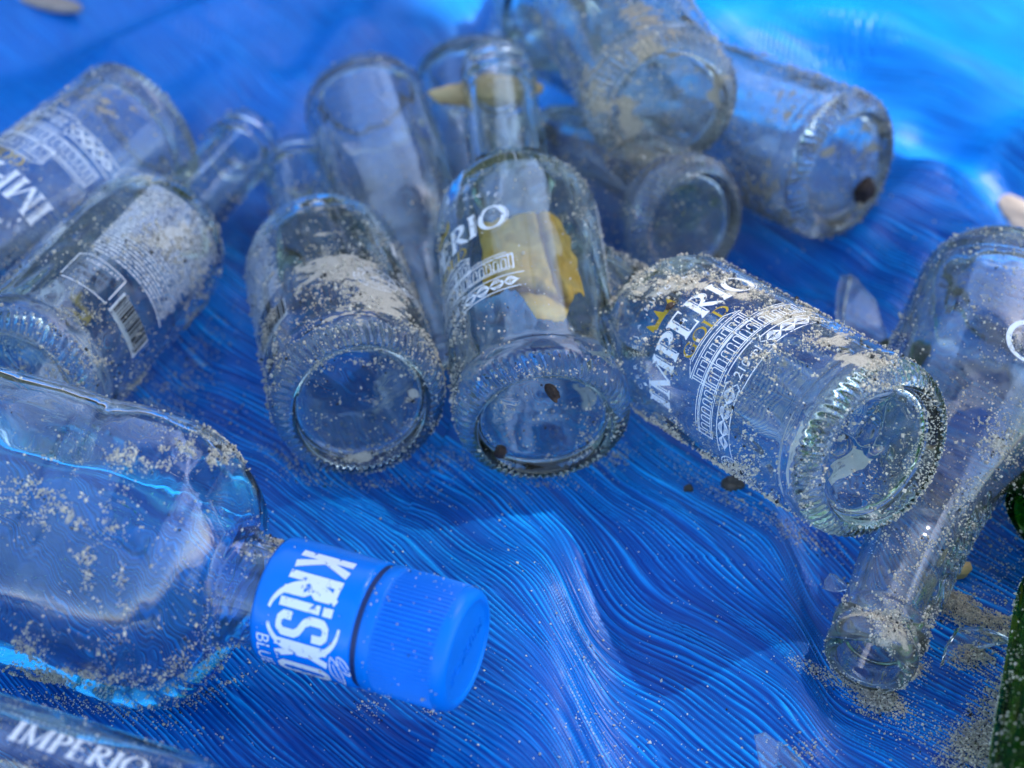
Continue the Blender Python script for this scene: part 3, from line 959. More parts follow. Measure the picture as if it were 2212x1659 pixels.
def beer_back():
    a = Art(); k_ = Art()
    rng = random.Random(4)
    # dense small print block
    for row in range(26):
        v = 90 - row * 1.75
        u = -20.0
        while u < 16:
            L = rng.choice((0.6, 0.9, 1.3, 2.0, 2.6))
            if u + L > 16: break
            x = u
            while x < u + L:
                hh = rng.choice((0.62, 0.9, 0.9))
                a.box(x, v, x + 0.42, v + hh)
                if rng.random() < 0.5: a.box(x, v + (0.0 if rng.random() < .5 else hh * .7), x + 0.55, v + 0.25 + (0 if rng.random() < .5 else hh * .5))
                x += 0.58
            u += L + 0.55
    # date box
    a.stroke([(-21, 42), (-21, 28)], 0.4); a.stroke([(-21, 28), (-4, 28)], 0.4); a.stroke([(-4, 28), (-4, 42)], 0.4); a.stroke([(-4, 42), (-18, 43.4)], 0.4); a.stroke([(-18, 43.4), (-21, 41.5)], 0.4)
    a.text('VÁLIDO ATÉ', 2.2, -12, 40.2)
    k_.text('VAL 14 12 22', 2.6, -12.4, 36.6); k_.text('L 02/022', 2.6, -13, 33.4)
    # barcode beside it
    u0 = -2.0
    a.box(u0, 27, u0 + 18, 38)
    x = u0 + 1
    while x < u0 + 17:
        wv = rng.choice((0.3, 0.3, 0.6, 0.8))
        k_.box(x, 28.6, x + wv, 37.4); x += wv + rng.choice((0.3, 0.45, 0.6))
    return a, k_

def bend(art, name, mat, parent, radius_fn, phi0, off=0.07, z0=0.0, sgn=1):
    uv = np.array(art.v)
    v = uv[:, 1] + z0
    R = radius_fn(v) + off
    ph = phi0 + sgn * uv[:, 0] / R
    P = np.stack([R * np.cos(ph), R * np.sin(ph), v], 1) * MM
    me = bpy.data.meshes.new(name)
    me.from_pydata([tuple(p) for p in P], [], art.f)
    me.materials.append(mat); me.update()
    o = bpy.data.objects.new(name, me); COL.objects.link(o)
    if parent is not None: o.parent = parent
    return o

def radius_fn(po):
    k = po[:, 1] > 9
    zz = po[k, 1]; rr_ = po[k, 0]
    s = np.argsort(zz)
    return lambda v: np.interp(v, zz[s], rr_[s])

ART_F, ART_G = beer_front()
ART_B, ART_K = beer_back()

# ------------------------------------------------------------------ bottles
REPORT = []
def bottle(base, zb, tip, far=True, kind='beer', label='', group='clear glass beer bottles', roll=None,
           dirt=(0.0, []), ngrain=6000, gpatch=[], gbase=0.05, glass=None, seed=1, px_dirt=[], px_sand=[], scale=1.0, prints='both', gsize=(0.15, 0.52), dark=0.05, name='beer_bottle', zt=None, anchor='base'):
    L = (179 if kind == 'beer' else 161.8) * MM
    if zt is None:
        p0 = at(base[0], base[1], zb)
        p1 = on_ray(p0, tip[0], tip[1], L, far)
    elif anchor == 'base':
        p0 = at(base[0], base[1], zb)
        q = at(tip[0], tip[1], zt)
        p1 = p0 + (q - p0) / np.linalg.norm(q - p0) * L
    else:
        p1 = at(tip[0], tip[1], zt)
        q = at(base[0], base[1], zb)
        p0 = p1 + (q - p1) / np.linalg.norm(q - p1) * L
    m = frame(p0, p1) @ Matrix.Scale(scale, 4)
    REPORT.append((label[:46], tuple(np.round(p0 * 1000, 0)), tuple(np.round(p1 * 1000, 0))))
    root = empty(name, m)
    tag(root, label, 'bottle', group)
    V, F, no, n, po = lathe_data(kind)
    p_ = V
    lowf = fbm3(p_, 0.022, seed * 7 + 1, 3)
    d = dirt[0] + (lowf - 0.5) * 0.9 * (1 if dirt[0] > -0.9 else 0) + patch_weight(p_, dirt[1])
    if px_dirt: d = d + patch_weight_px(V, m, px_dirt)
    inner = np.zeros(len(V), bool); inner[no * SEG:] = True
    d = np.where(inner, -1.0, d)
    body = np_mesh('glass_body', V, F, glass or M_GLASS, parent=root, smooth=True, attrs={'dirt': ('POINT', d)})
    rf = radius_fn(po)
    if roll is not None and kind == 'beer':
        r0 = math.radians(roll)
        if prints in ('both', 'front'):
            bend(ART_F, 'label_print', M_PRINT, root, rf, r0)
            bend(ART_G, 'gold_print', M_GOLD, root, rf, r0)
        if prints in ('both', 'back'):
            bend(ART_B, 'fine_print', M_PRINT, root, rf, r0 + math.pi)
            bend(ART_K, 'stamped_print', M_BLACKPRINT, root, rf, r0 + math.pi, off=0.11)
    rng = np.random.default_rng(seed * 13 + 5)
    cand, cn = surf_sample(V, F[: (no - 1) * SEG], ngrain * 6, rng)
    cl = fbm3(cand, 0.009, seed * 3 + 90, 3); cf = fbm3(cand, 0.0026, seed * 3 + 95, 2)
    w = gbase * sstep(0.46, 0.74, cl) * 1.6 + gbase * 0.18 + patch_weight(cand, gpatch) * sstep(0.38, 0.60, 0.5 * cl + 0.5 * cf)
    if px_sand: w = w + patch_weight_px(cand, m, px_sand, cn) * sstep(0.46, 0.58, 0.45 * cl + 0.55 * cf)
    keep = rng.random(len(cand)) < w
    cand, cn = cand[keep][:ngrain], cn[keep][:ngrain]
    if len(cand):
        g = grain_object('stuck_sand', cand, cn, gsize[0] * MM, gsize[1] * MM, root, rng, dark)
        g['kind'] = 'stuff'
    return root, m

def lump(name, loc, size, mat, seed, parent=None, flat=0.6):
    bm = bmesh.new()
    bmesh.ops.create_icosphere(bm, subdivisions=3, radius=1.0)
    co = np.array([v.co[:] for v in bm.verts])
    nz = fbm3(co * 1.0 + 10, 0.9, seed, 3)
    for v, q in zip(bm.verts, nz):
        k = 0.45 + 1.1 * q
        v.co = Vector((v.co.x * k * size[0], v.co.y * k * size[1], v.co.z * k * size[2]))
    me = bpy.data.meshes.new(name); bm.to_mesh(me); bm.free(); me.materials.append(mat)
    o = bpy.data.objects.new(name, me); COL.objects.link(o); o.location = loc
    o.rotation_euler = (0, 0, seed)
    if parent is not None: o.parent = parent
    return o

# centre bottle with the yellow wrapper inside
b_c, m_c = bottle((1176, 922), 0.0285, (1072, 140), label='clear bottle with yellow paper inside, its knurled base facing us in the middle',
    roll=-70, dirt=(-0.25, []), gbase=0.05, px_dirt=[(990, 820, 16, 120, 0.4), (1255, 440, 40, 50, 0.45), (1340, 860, 14, 120, 0.5), (1290, 1000, 40, 20, 0.4)],
    px_sand=[(985, 780, 16, 160, 0.9), (1330, 760, 16, 190, 0.8), (1250, 430, 40, 60, 0.5), (1190, 800, 100, 8, 0.9), (1100, 720, 60, 25, 0.16), (1280, 980, 50, 20, 0.6), (1100, 850, 40, 50, 0.14), (1250, 900, 50, 60, 0.12), (1180, 1000, 120, 12, 0.4), (1080, 960, 30, 20, 0.5), (1180, 920, 110, 70, 0.10), (1270, 960, 40, 30, 0.3)], ngrain=9000, seed=2)
# left of centre, crusted
b_lc, m_lc = bottle((779, 880), 0.030, (641, 356), label='clear bottle left of the paper-filled one, its top caked in beige sand',
    roll=105, dirt=(-0.14, []), gbase=0.05, px_dirt=[(730, 575, 95, 34, 1.0), (800, 640, 75, 45, 1.0), (690, 500, 60, 26, 0.55), (860, 700, 50, 60, 0.7), (640, 640, 40, 60, 0.35), (720, 690, 80, 20, 0.4), (600, 760, 20, 90, 0.6), (770, 985, 40, 18, 0.9), (760, 790, 90, 12, 0.6), (890, 860, 26, 50, 0.7), (700, 455, 60, 16, 0.5)],
    px_sand=[(740, 600, 130, 70, 0.5), (590, 740, 22, 150, 0.9), (900, 720, 40, 110, 0.8), (950, 860, 18, 90, 0.9), (780, 985, 70, 22, 0.8), (740, 785, 110, 12, 0.9), (660, 900, 40, 60, 0.15), (880, 860, 30, 60, 0.6), (700, 720, 90, 30, 0.3), (780, 880, 110, 80, 0.10)], ngrain=13000, seed=3, dark=0.09)
# right, printed side towards us
b_r, m_r = bottle((1907, 985), 0.056, (1120, 520), zt=0.016, label='clear bottle with white and gold print and a palace drawing facing us',
    roll=-38, dirt=(-0.18, []), gbase=0.09,
    px_dirt=[(1400, 625, 70, 26, 0.9), (1500, 610, 70, 22, 1.1), (1600, 640, 70, 22, 1.1), (1700, 685, 70, 22, 1.1), (1800, 735, 70, 22, 1.1), (1880, 780, 60, 24, 1.1), (1650, 770, 50, 22, 0.55), (1700, 830, 40, 20, 0.5), (1840, 775, 60, 16, 0.6), (1450, 930, 60, 14, 0.5), (1650, 1080, 60, 14, 0.6), (1990, 880, 26, 50, 0.5), (1800, 960, 20, 60, 0.35)],
    px_sand=[(1380, 640, 60, 40, 0.9), (1500, 612, 80, 20, 1.3), (1600, 640, 70, 20, 1.3), (1700, 685, 70, 20, 1.3), (1800, 735, 70, 20, 1.3), (1900, 785, 60, 24, 1.2), (1640, 765, 40, 26, 0.6), (1690, 830, 50, 22, 0.6), (1600, 900, 130, 60, 0.22), (1440, 930, 70, 18, 0.8), (1560, 1010, 70, 18, 0.8), (1680, 1090, 70, 18, 0.8), (1820, 900, 20, 60, 0.7), (1890, 830, 60, 14, 0.8), (2005, 960, 22, 110, 0.8), (1940, 1110, 60, 30, 0.5), (1470, 740, 60, 60, 0.25), (1760, 1010, 40, 60, 0.3)], ngrain=22000, seed=4, dark=0.07)
# left bottle, back print visible
b_l, m_l = bottle((28, 846), 0.030, (540, 300), label='clear bottle with a block of tiny white print, lying just above the liquor bottle',
    roll=-128, dirt=(-0.18, []), gbase=0.06, px_dirt=[(340, 520, 70, 30, 0.8), (390, 500, 40, 40, 0.6), (240, 520, 60, 20, 0.5), (210, 770, 26, 50, 0.7), (110, 840, 60, 16, 0.9), (430, 600, 20, 60, 0.5), (330, 600, 30, 30, 0.35), (300, 440, 60, 16, 0.5)],
    px_sand=[(330, 530, 80, 45, 0.7), (400, 500, 50, 50, 0.6), (240, 520, 70, 28, 0.6), (120, 690, 110, 24, 0.6), (205, 765, 40, 60, 0.9), (100, 820, 70, 30, 0.9), (310, 840, 40, 50, 0.5), (60, 740, 70, 40, 0.35), (420, 640, 30, 70, 0.5)], ngrain=14000, seed=5)
# far left, lying the other way
b_fl, m_fl = bottle((322, 262), 0.030, (-170, 640), zt=0.016, label='blurred clear bottle at left edge, base up right, printed letters upside down',
    roll=2, dirt=(-0.05, [(0, 30, 40, 30, 0.4)]), gbase=0.12, gpatch=[(20, 50, 60, 50, 0.25)], ngrain=5000, seed=6, glass=M_GLASS_DUSTY)
# behind centre-left
b_b, m_b = bottle((782, 205), 0.022, (945, 720), zt=0.006, scale=0.84, label='blurred clear bottle at the back, its mouth wedged between the two front bottles',
    dirt=(-0.05, [(0, 60, 60, 60, 0.1)]), gbase=0.1, ngrain=3000, seed=7, glass=M_GLASS_DUSTY)
# arc behind the centre neck
b_a, m_a = bottle((1012, 138), 0.020, (1085, 560), zt=-0.010, scale=0.78, label='blurred clear bottle behind the neck of the paper-filled bottle, round base showing',
    dirt=(-0.2, []), gbase=0.05, ngrain=1500, seed=8)
# top of the heap, base towards us
b_t, m_t = bottle((1440, 232), 0.052, (1235, -130), zt=0.040, label='dirty blurred clear bottle on top of the heap, ringed base facing us',
    dirt=(0.20, [(20, 40, 60, 60, 0.15), (0, 1, 180, 3, 0.1)]), px_dirt=[(1352, 240, 22, 60, 0.8), (1440, 335, 80, 18, 0.6), (1390, 110, 60, 26, 0.45), (1290, 200, 30, 60, 0.4), (1545, 200, 20, 60, 0.5), (1380, 30, 60, 30, 0.5)], gbase=0.2, gpatch=[(0, 3, 180, 6, 0.4)], ngrain=7000, seed=9, glass=M_GLASS_DUSTY)
# right of it
b_u, m_u = bottle((1838, 368), 0.030, (1300, 150), zt=0.014, label='dirty blurred clear bottle at the right end of the heap, dark stain in its base',
    dirt=(0.16, [(20, 20, 90, 25, 0.15)]), px_dirt=[(1790, 330, 34, 18, 0.8), (1870, 420, 30, 40, 0.8), (1620, 420, 60, 40, 0.5), (1750, 250, 70, 16, 0.6), (1650, 480, 90, 16, 0.6), (1880, 300, 20, 40, 0.5)], gbase=0.2, gpatch=[(30, 12, 120, 14, 0.4)], ngrain=6000, seed=10, glass=M_GLASS_DUSTY)
# under the heap
b_m, m_m = bottle((1498, 488), 0.026, (1110, 318), zt=-0.004, scale=0.88, label='murky grey clear bottle under the heap, just behind the palace-printed bottle',
    dirt=(0.14, [(20, 40, 60, 60, 0.15)]), gbase=0.15, gpatch=[(30, 60, 90, 60, 0.15)], ngrain=5000, seed=11, glass=M_GLASS_DUSTY)
# far one at the top
b_x, m_x = bottle((1205, 35), 0.030, (1330, -260), zt=0.014, label='faint clear bottle furthest back at the top edge, mostly hidden by the top bottle',
    dirt=(-0.2, []), gbase=0.05, ngrain=800, seed=12)
# bottom left corner, printed along its side
b_bl, m_bl = bottle((-365, 1625), 0.030, (590, 1935), zt=0.020, label='clear bottle with big white capitals cut off by the bottom left corner',
    dirt=(-0.2, []), gbase=0.10, gpatch=[(60, 60, 30, 60, 0.2)], ngrain=5000, seed=13)
ART_BL = Art(); word(ART_BL, 'IMPERIO', 0, -3.6, 7.4, 0.88, True)
for k in range(30): ART_BL.box(-20 + k * 1.5, 5.2, -19.2 + k * 1.5, 5.45)
ART_BL.v = [(-b, a) for a, b in ART_BL.v]          # turned to read along the bottle
BL_PRINT = (m_bl, b_bl)
# long neck bottle at right
b_n, m_n = bottle((2190, 640), 0.028, (1872, 1436), zt=0.010, anchor='tip', kind='long', label='long neck clear bottle at the right edge, sandy open mouth towards us',
    dirt=(-0.12, []), gbase=0.07, px_dirt=[(1870, 1325, 80, 24, 0.85), (1930, 1370, 60, 36, 0.85), (1960, 1440, 20, 50, 0.6), (1810, 1490, 40, 30, 0.6), (1880, 1500, 60, 24, 0.6), (2080, 960, 80, 30, 0.3), (2160, 960, 40, 40, 0.5)],
    px_sand=[(1870, 1330, 80, 30, 0.9), (1930, 1370, 60, 36, 0.9), (1960, 1430, 20, 50, 0.7), (1810, 1480, 40, 30, 0.7), (1880, 1500, 60, 20, 0.6), (2045, 1110, 50, 60, 0.55), (2080, 950, 70, 40, 0.35), (2000, 1230, 40, 90, 0.4), (2150, 960, 50, 60, 0.6), (1960, 1200, 40, 120, 0.25)], ngrain=19000, seed=14, glass=M_GLASS_FROST, name='long_neck_bottle', group='')
# green bottles at the right edge
b_g, m_g = bottle((2350, 1850), 0.030, (2430, 1100), zt=0.016, label='green glass bottle cut off by the bottom right corner', group='green glass bottles',
    dirt=(-0.2, []), gbase=0.25, gpatch=[(60, 60, 60, 60, 0.25)], ngrain=6000, seed=15, glass=M_GREEN, name='green_bottle')
b_g2, m_g2 = bottle((2700, 760), 0.030, (2236, 1130), zt=0.014, anchor='tip', label='green glass bottle poking its mouth in above the corner at the right edge', group='green glass bottles',
    dirt=(-0.1, []), gbase=0.5, ngrain=5000, seed=16, glass=M_GREEN, name='green_bottle')

rf_beer = radius_fn(lathe_data('beer')[4]); rf_long = radius_fn(lathe_data('long')[4])

def roll_to(m, px, py, zmm, rmm):
    """angle of the bottle side (at height zmm) that shows at a position of the measuring frame"""
    best = None
    for k in range(720):
        a = k / 720 * 2 * math.pi
        q = m @ Vector((math.cos(a) * rmm * MM, math.sin(a) * rmm * MM, zmm * MM))
        nrm = (m.to_3x3() @ Vector((math.cos(a), math.sin(a), 0)))
        vv = Vector(CAM) - q
        if nrm.dot(vv) <= 0: continue
        x, y = proj(q)
        d = (x - px) ** 2 + (y - py) ** 2
        if best is None or d < best[0]: best = (d, a)
    return best[1] if best else 0.0

def best_z(m, px, py, rmm, zmax):
    b = None
    for z in range(5, int(zmax)):
        a = roll_to(m, px, py, z, rmm)
        q = m @ Vector((math.cos(a) * rmm * MM, math.sin(a) * rmm * MM, z * MM))
        x, y = proj(q); d = (x - px) ** 2 + (y - py) ** 2
        if b is None or d < b[0]: b = (d, a, z)
    return b[1], b[2]

a_, z_ = best_z(m_bl, 168, 1618, 26.75, 110)
bend(ART_BL, 'label_print', M_PRINT, b_bl, rf_beer, a_, z0=z_)

# white ring of a capital on the long neck's body, raised lettering on its neck
art = Art(); art.arc(0, 0, 6.0, 6.8, 0, 360, (1.1, 1.7), 50)
a_, z_ = best_z(m_n, 2222, 735, 30.2, 60)
bend(art, 'label_print', M_PRINT, b_n, rf_long, a_, z0=z_)

def emboss(text, m, root, px0, py0, zc, size, name='raised_lettering'):
    cu = bpy.data.curves.new(name, 'FONT'); cu.body = text; cu.size = size; cu.align_x = 'CENTER'; cu.align_y = 'CENTER'
    cu.extrude = 0.35; cu.bevel_depth = 0.25; cu.bevel_resolution = 2; cu.shear = 0.2; cu.resolution_u = 6; cu.offset = -0.15
    o = bpy.data.objects.new(name, cu); COL.objects.link(o)
    dg = bpy.context.evaluated_depsgraph_get(); dg.update()
    me = bpy.data.meshes.new_from_object(o.evaluated_get(dg))
    bpy.data.objects.remove(o); bpy.data.curves.remove(cu)
    phi = roll_to(m, px0, py0, zc, 14)
    for v in me.vertices:
        uu, vv, ww = -v.co.y, v.co.x, v.co.z
        R = float(rf_long(zc - vv)) + 0.25 + ww
        f = phi + uu / R * -1
        v.co = (R * math.cos(f) * MM, R * math.sin(f) * MM, (zc - vv) * MM)
    me.materials.clear(); me.materials.append(M_GLASS_CLEAN); me.name = name
    o = bpy.data.objects.new(name, me); COL.objects.link(o); o.parent = root
    for p in me.polygons: p.use_smooth = True
emboss('Original', m_n, b_n, 2062, 1200, 116, 13.0)

# ------------------------------------------------------------------ yellow wrapper inside the centre bottle
def wrapper():
    nu, nv = 90, 120
    u = np.linspace(0, 1, nu); v = np.linspace(0, 1, nv)
    U, Vv = np.meshgrid(u, v)
    phi = np.radians(-40 + U * 84); z = 17 + Vv * 58
    r = 20.2 + 1.2 * np.sin(U * 7 + Vv * 3) + 3.0 * (vnoise(U * 4, Vv * 4, seed=71) - 0.5) + 1.2 * (vnoise(U * 12, Vv * 12, seed=72) - 0.5)
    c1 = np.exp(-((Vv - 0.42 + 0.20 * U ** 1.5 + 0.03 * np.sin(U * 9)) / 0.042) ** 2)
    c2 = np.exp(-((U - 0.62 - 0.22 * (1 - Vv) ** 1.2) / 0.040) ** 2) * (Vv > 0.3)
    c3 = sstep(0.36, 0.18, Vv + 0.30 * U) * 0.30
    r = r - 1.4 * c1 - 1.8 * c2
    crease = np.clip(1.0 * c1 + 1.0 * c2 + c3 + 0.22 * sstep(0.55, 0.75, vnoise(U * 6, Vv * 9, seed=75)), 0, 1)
    # torn outline: wide above, a narrow tongue below
    lo = 0.12 + 0.26 * (1 - sstep(0.28, 0.46, U)) * 1.0 + 0.24 * sstep(0.70, 0.92, U) + 0.03 * (vnoise(U * 20, U * 0, seed=73) - 0.5)
    hi = 0.96 - 0.10 * sstep(0.6, 1.0, U) + 0.04 * (vnoise(U * 9, U * 0, seed=74) - 0.5)
    ins = (Vv > lo) & (Vv < hi)
    P = np.stack([r * np.cos(phi), r * np.sin(phi), z], -1).reshape(-1, 3) * MM
    M = np.array(m_c.to_3x3()); T = np.array(m_c.translation)
    ids = np.arange(nu * nv).reshape(nv, nu)
    f = np.stack([ids[:-1, :-1], ids[:-1, 1:], ids[1:, 1:], ids[1:, :-1]], -1)
    k = ins[:-1, :-1]
    f = f[k]
    o = np_mesh('yellow_wrapper', P, f, M_WRAP, smooth=True, attrs={'crease': ('POINT', crease.ravel())})
    bm = bmesh.new(); bm.from_mesh(o.data)
    bmesh.ops.delete(bm, geom=[v_ for v_ in bm.verts if not v_.link_faces], context='VERTS'); bm.to_mesh(o.data); bm.free()
    md = o.modifiers.new('thickness', 'SOLIDIFY'); md.thickness = 0.00025
    o.matrix_world = m_c
    tag(o, 'crumpled piece of yellow paper stuffed inside the clear middle bottle', 'paper')
wrapper()

# ------------------------------------------------------------------ big liquor bottle with the blue cap
LQ = 292.0
def liq_prof(t):
    """t = mm behind the tip -> (half width, superellipse exponent)"""
    T = [46, 54, 64, 67.5, 70.5, 74.5, 80, 87, 95, 102, 107, 110.5, 114, 118, 126, 170, 230, 262, 278, 287, 292]
    R = [14.2, 14.6, 15.0, 17.0, 23.0, 30.0, 34.6, 36.6, 37.0, 36.9, 36.4, 35.5, 35.1, 35.4, 35.6, 35.6, 35.6, 35.2, 34, 30, 20]
    N = [2, 2, 2, 2, 2.15, 2.4, 2.8, 3.1, 3.4, 3.6, 3.8, 4.2, 4.6, 4.8, 5, 5, 5, 4.5, 3.5, 3, 3]
    return np.interp(t, T, R), np.interp(t, T, N)

def superloft(ts, inset, roll, seg=192, wob=0.0, seed=3):
    ph = np.arange(seg) / seg * 2 * math.pi
    rows = []
    for t in ts:
        a, n = liq_prof(t)
        a = a - inset
        c, s = np.cos(ph - roll), np.sin(ph - roll)
        rad = a / (np.abs(c) ** n + np.abs(s) ** n) ** (1 / n)
        rad = np.minimum(rad, a * 1.27)
        if wob:
            rad = rad + wob * (vnoise(np.cos(ph) * 2.0 + 5, np.sin(ph) * 2.0 + 5, np.full(seg, t / 24.0), seed=seed) - 0.5) * min(1, a / 20) + 0.5 * wob * (vnoise(np.cos(ph) * 5 + 5, np.sin(ph) * 5 + 5, np.full(seg, t / 9.0), seed=seed + 1) - 0.5) * min(1, a / 30)
        rows.append(np.stack([rad * np.cos(ph), rad * np.sin(ph), np.full(seg, LQ - t)], -1))
    return np.array(rows) * MM

def loft_faces(nr, seg, flip=False, base=0):
    ids = np.arange(nr * seg).reshape(nr, seg) + base
    nx2 = np.roll(ids, -1, 1)
    F = np.stack([ids[:-1], nx2[:-1], nx2[1:], ids[1:]], -1).reshape(-1, 4)
    return F[:, ::-1] if flip else F

def lathe_part(name, prof, mat, parent, seg=128, ridges=None, smooth=True):
    """prof: (t, r) in mm behind the tip; ridges: (t0, t1, count, depth)"""
    prof = np.array(prof, float)
    ph = np.arange(seg) / seg * 2 * math.pi
    rows = []
    for t, r in prof:
        rad = np.full(seg, r)
        if ridges and ridges[0] <= t <= ridges[1]:
            rad = rad + ridges[3] * np.clip(np.cos(ridges[2] * ph) * 1.6, -1, 1)
        rows.append(np.stack([rad * np.cos(ph), rad * np.sin(ph), np.full(seg, LQ - t)], -1))
    V = np.array(rows).reshape(-1, 3) * MM
    F = loft_faces(len(prof), seg, flip=True)
    return np_mesh(name, V, F, mat, parent=parent, smooth=smooth)

def krisk_art():
    a = Art(); h = 15.0; sw = 1.65; x = 0.0; gap = 0.55
    def st(pts, w=sw, **k): a.stroke(pts, w, step=0.7, **k)
    def K(x):
        st([(x + sw / 2, 0), (x + sw / 2, h)]); st([(x + sw * 1.0, h * 0.50), (x + 3.7, h)], [1.3, 1.7]); st([(x + sw * 1.0, h * 0.52), (x + 3.8, 0)], [1.3, 1.7]); return 4.7
    def R(x):
        st([(x + sw / 2, 0), (x + sw / 2, h)])
        st([(x + sw, h - 0.9), (x + 2.9, h - 0.9), (x + 3.8, h - 2.0), (x + 3.8, h * 0.62), (x + 3.0, h * 0.53), (x + sw, h * 0.53)], 1.6); st([(x + 3.0, h * 0.5), (x + 3.8, h * 0.4), (x + 3.9, 0)], 1.55); return 4.75
    def I(x):
        st([(x + sw / 2, 0), (x + sw / 2, h * 0.76)]); st([(x + sw / 2, h * 0.82), (x + sw / 2, h)]); return sw
    def S(x):
        st([(x + 4.0, h * 0.70), (x + 4.0, h - 1.9), (x + 3.2, h - 0.85), (x + 1.7, h - 0.85), (x + 0.85, h - 2.0), (x + 0.85, h * 0.64), (x + 1.5, h * 0.54), (x + 3.4, h * 0.44), (x + 4.0, h * 0.36), (x + 4.0, 2.0), (x + 3.2, 0.85), (x + 1.7, 0.85), (x + 0.85, 1.9), (x + 0.85, h * 0.28)], 1.6); return 4.85
    def O(x):
        st([(x + 0.85, 2.2), (x + 0.85, h - 2.2), (x + 1.7, h - 0.85), (x + 3.2, h - 0.85), (x + 4.0, h - 2.2), (x + 4.0, 2.2), (x + 3.2, 0.85), (x + 1.7, 0.85)], 1.65, closed=True); return 4.85
    def Fg(x):
        st([(x + sw / 2, 0), (x + sw / 2, h)]); st([(x + sw, h - 0.85), (x + 4.2, h - 0.85)], 1.7); st([(x + sw, h * 0.52), (x + 3.6, h * 0.52)], 1.6); return 4.4
    pos = []
    for gfun in (K, R, I, S, K, O, Fg):
        pos.append(x); x += gfun(x) + gap
    sx = pos[3] + 1.2
    a.arc(sx, h / 2, 6.6, 10.2, 132, 262, (0.7, 1.5), 40)
    a.arc(sx, h / 2, 6.6, 10.2, -75, 92, (0.7, 1.5), 46)
    # two leaves
    def leaf(x0, y0, ang, L, wd):
        c, s = math.cos(ang), math.sin(ang)
        for sg in (-1, 1):
            t = np.linspace(0, 1, 14)
            lx = t * L; ly = sg * wd * np.sin(t * math.pi) ** 0.8
            a.stroke(np.stack([x0 + lx * c - ly * s, y0 + lx * s + ly * c], 1), 0.34)
        a.stroke([(x0 + 0.2 * L * c, y0 + 0.2 * L * s), (x0 + 0.85 * L * c, y0 + 0.85 * L * s)], 0.28)
    lx0 = pos[4] + 1.2
    leaf(lx0, h + 1.2, 0.35, 8.0, 1.5); leaf(lx0 - 0.4, h + 3.0, 0.75, 5.2, 1.2)
    n = Art(); n.text('BLUE', 5.4, pos[4] + 4.6, -3.6, scale_u=0.75)
    bb = Art(); bb.v = list(n.v); bb.f = list(n.f)
    off = len(a.v); a.v += bb.v; a.f += [tuple(off + i for i in q) for q in bb.f]
    return a, x

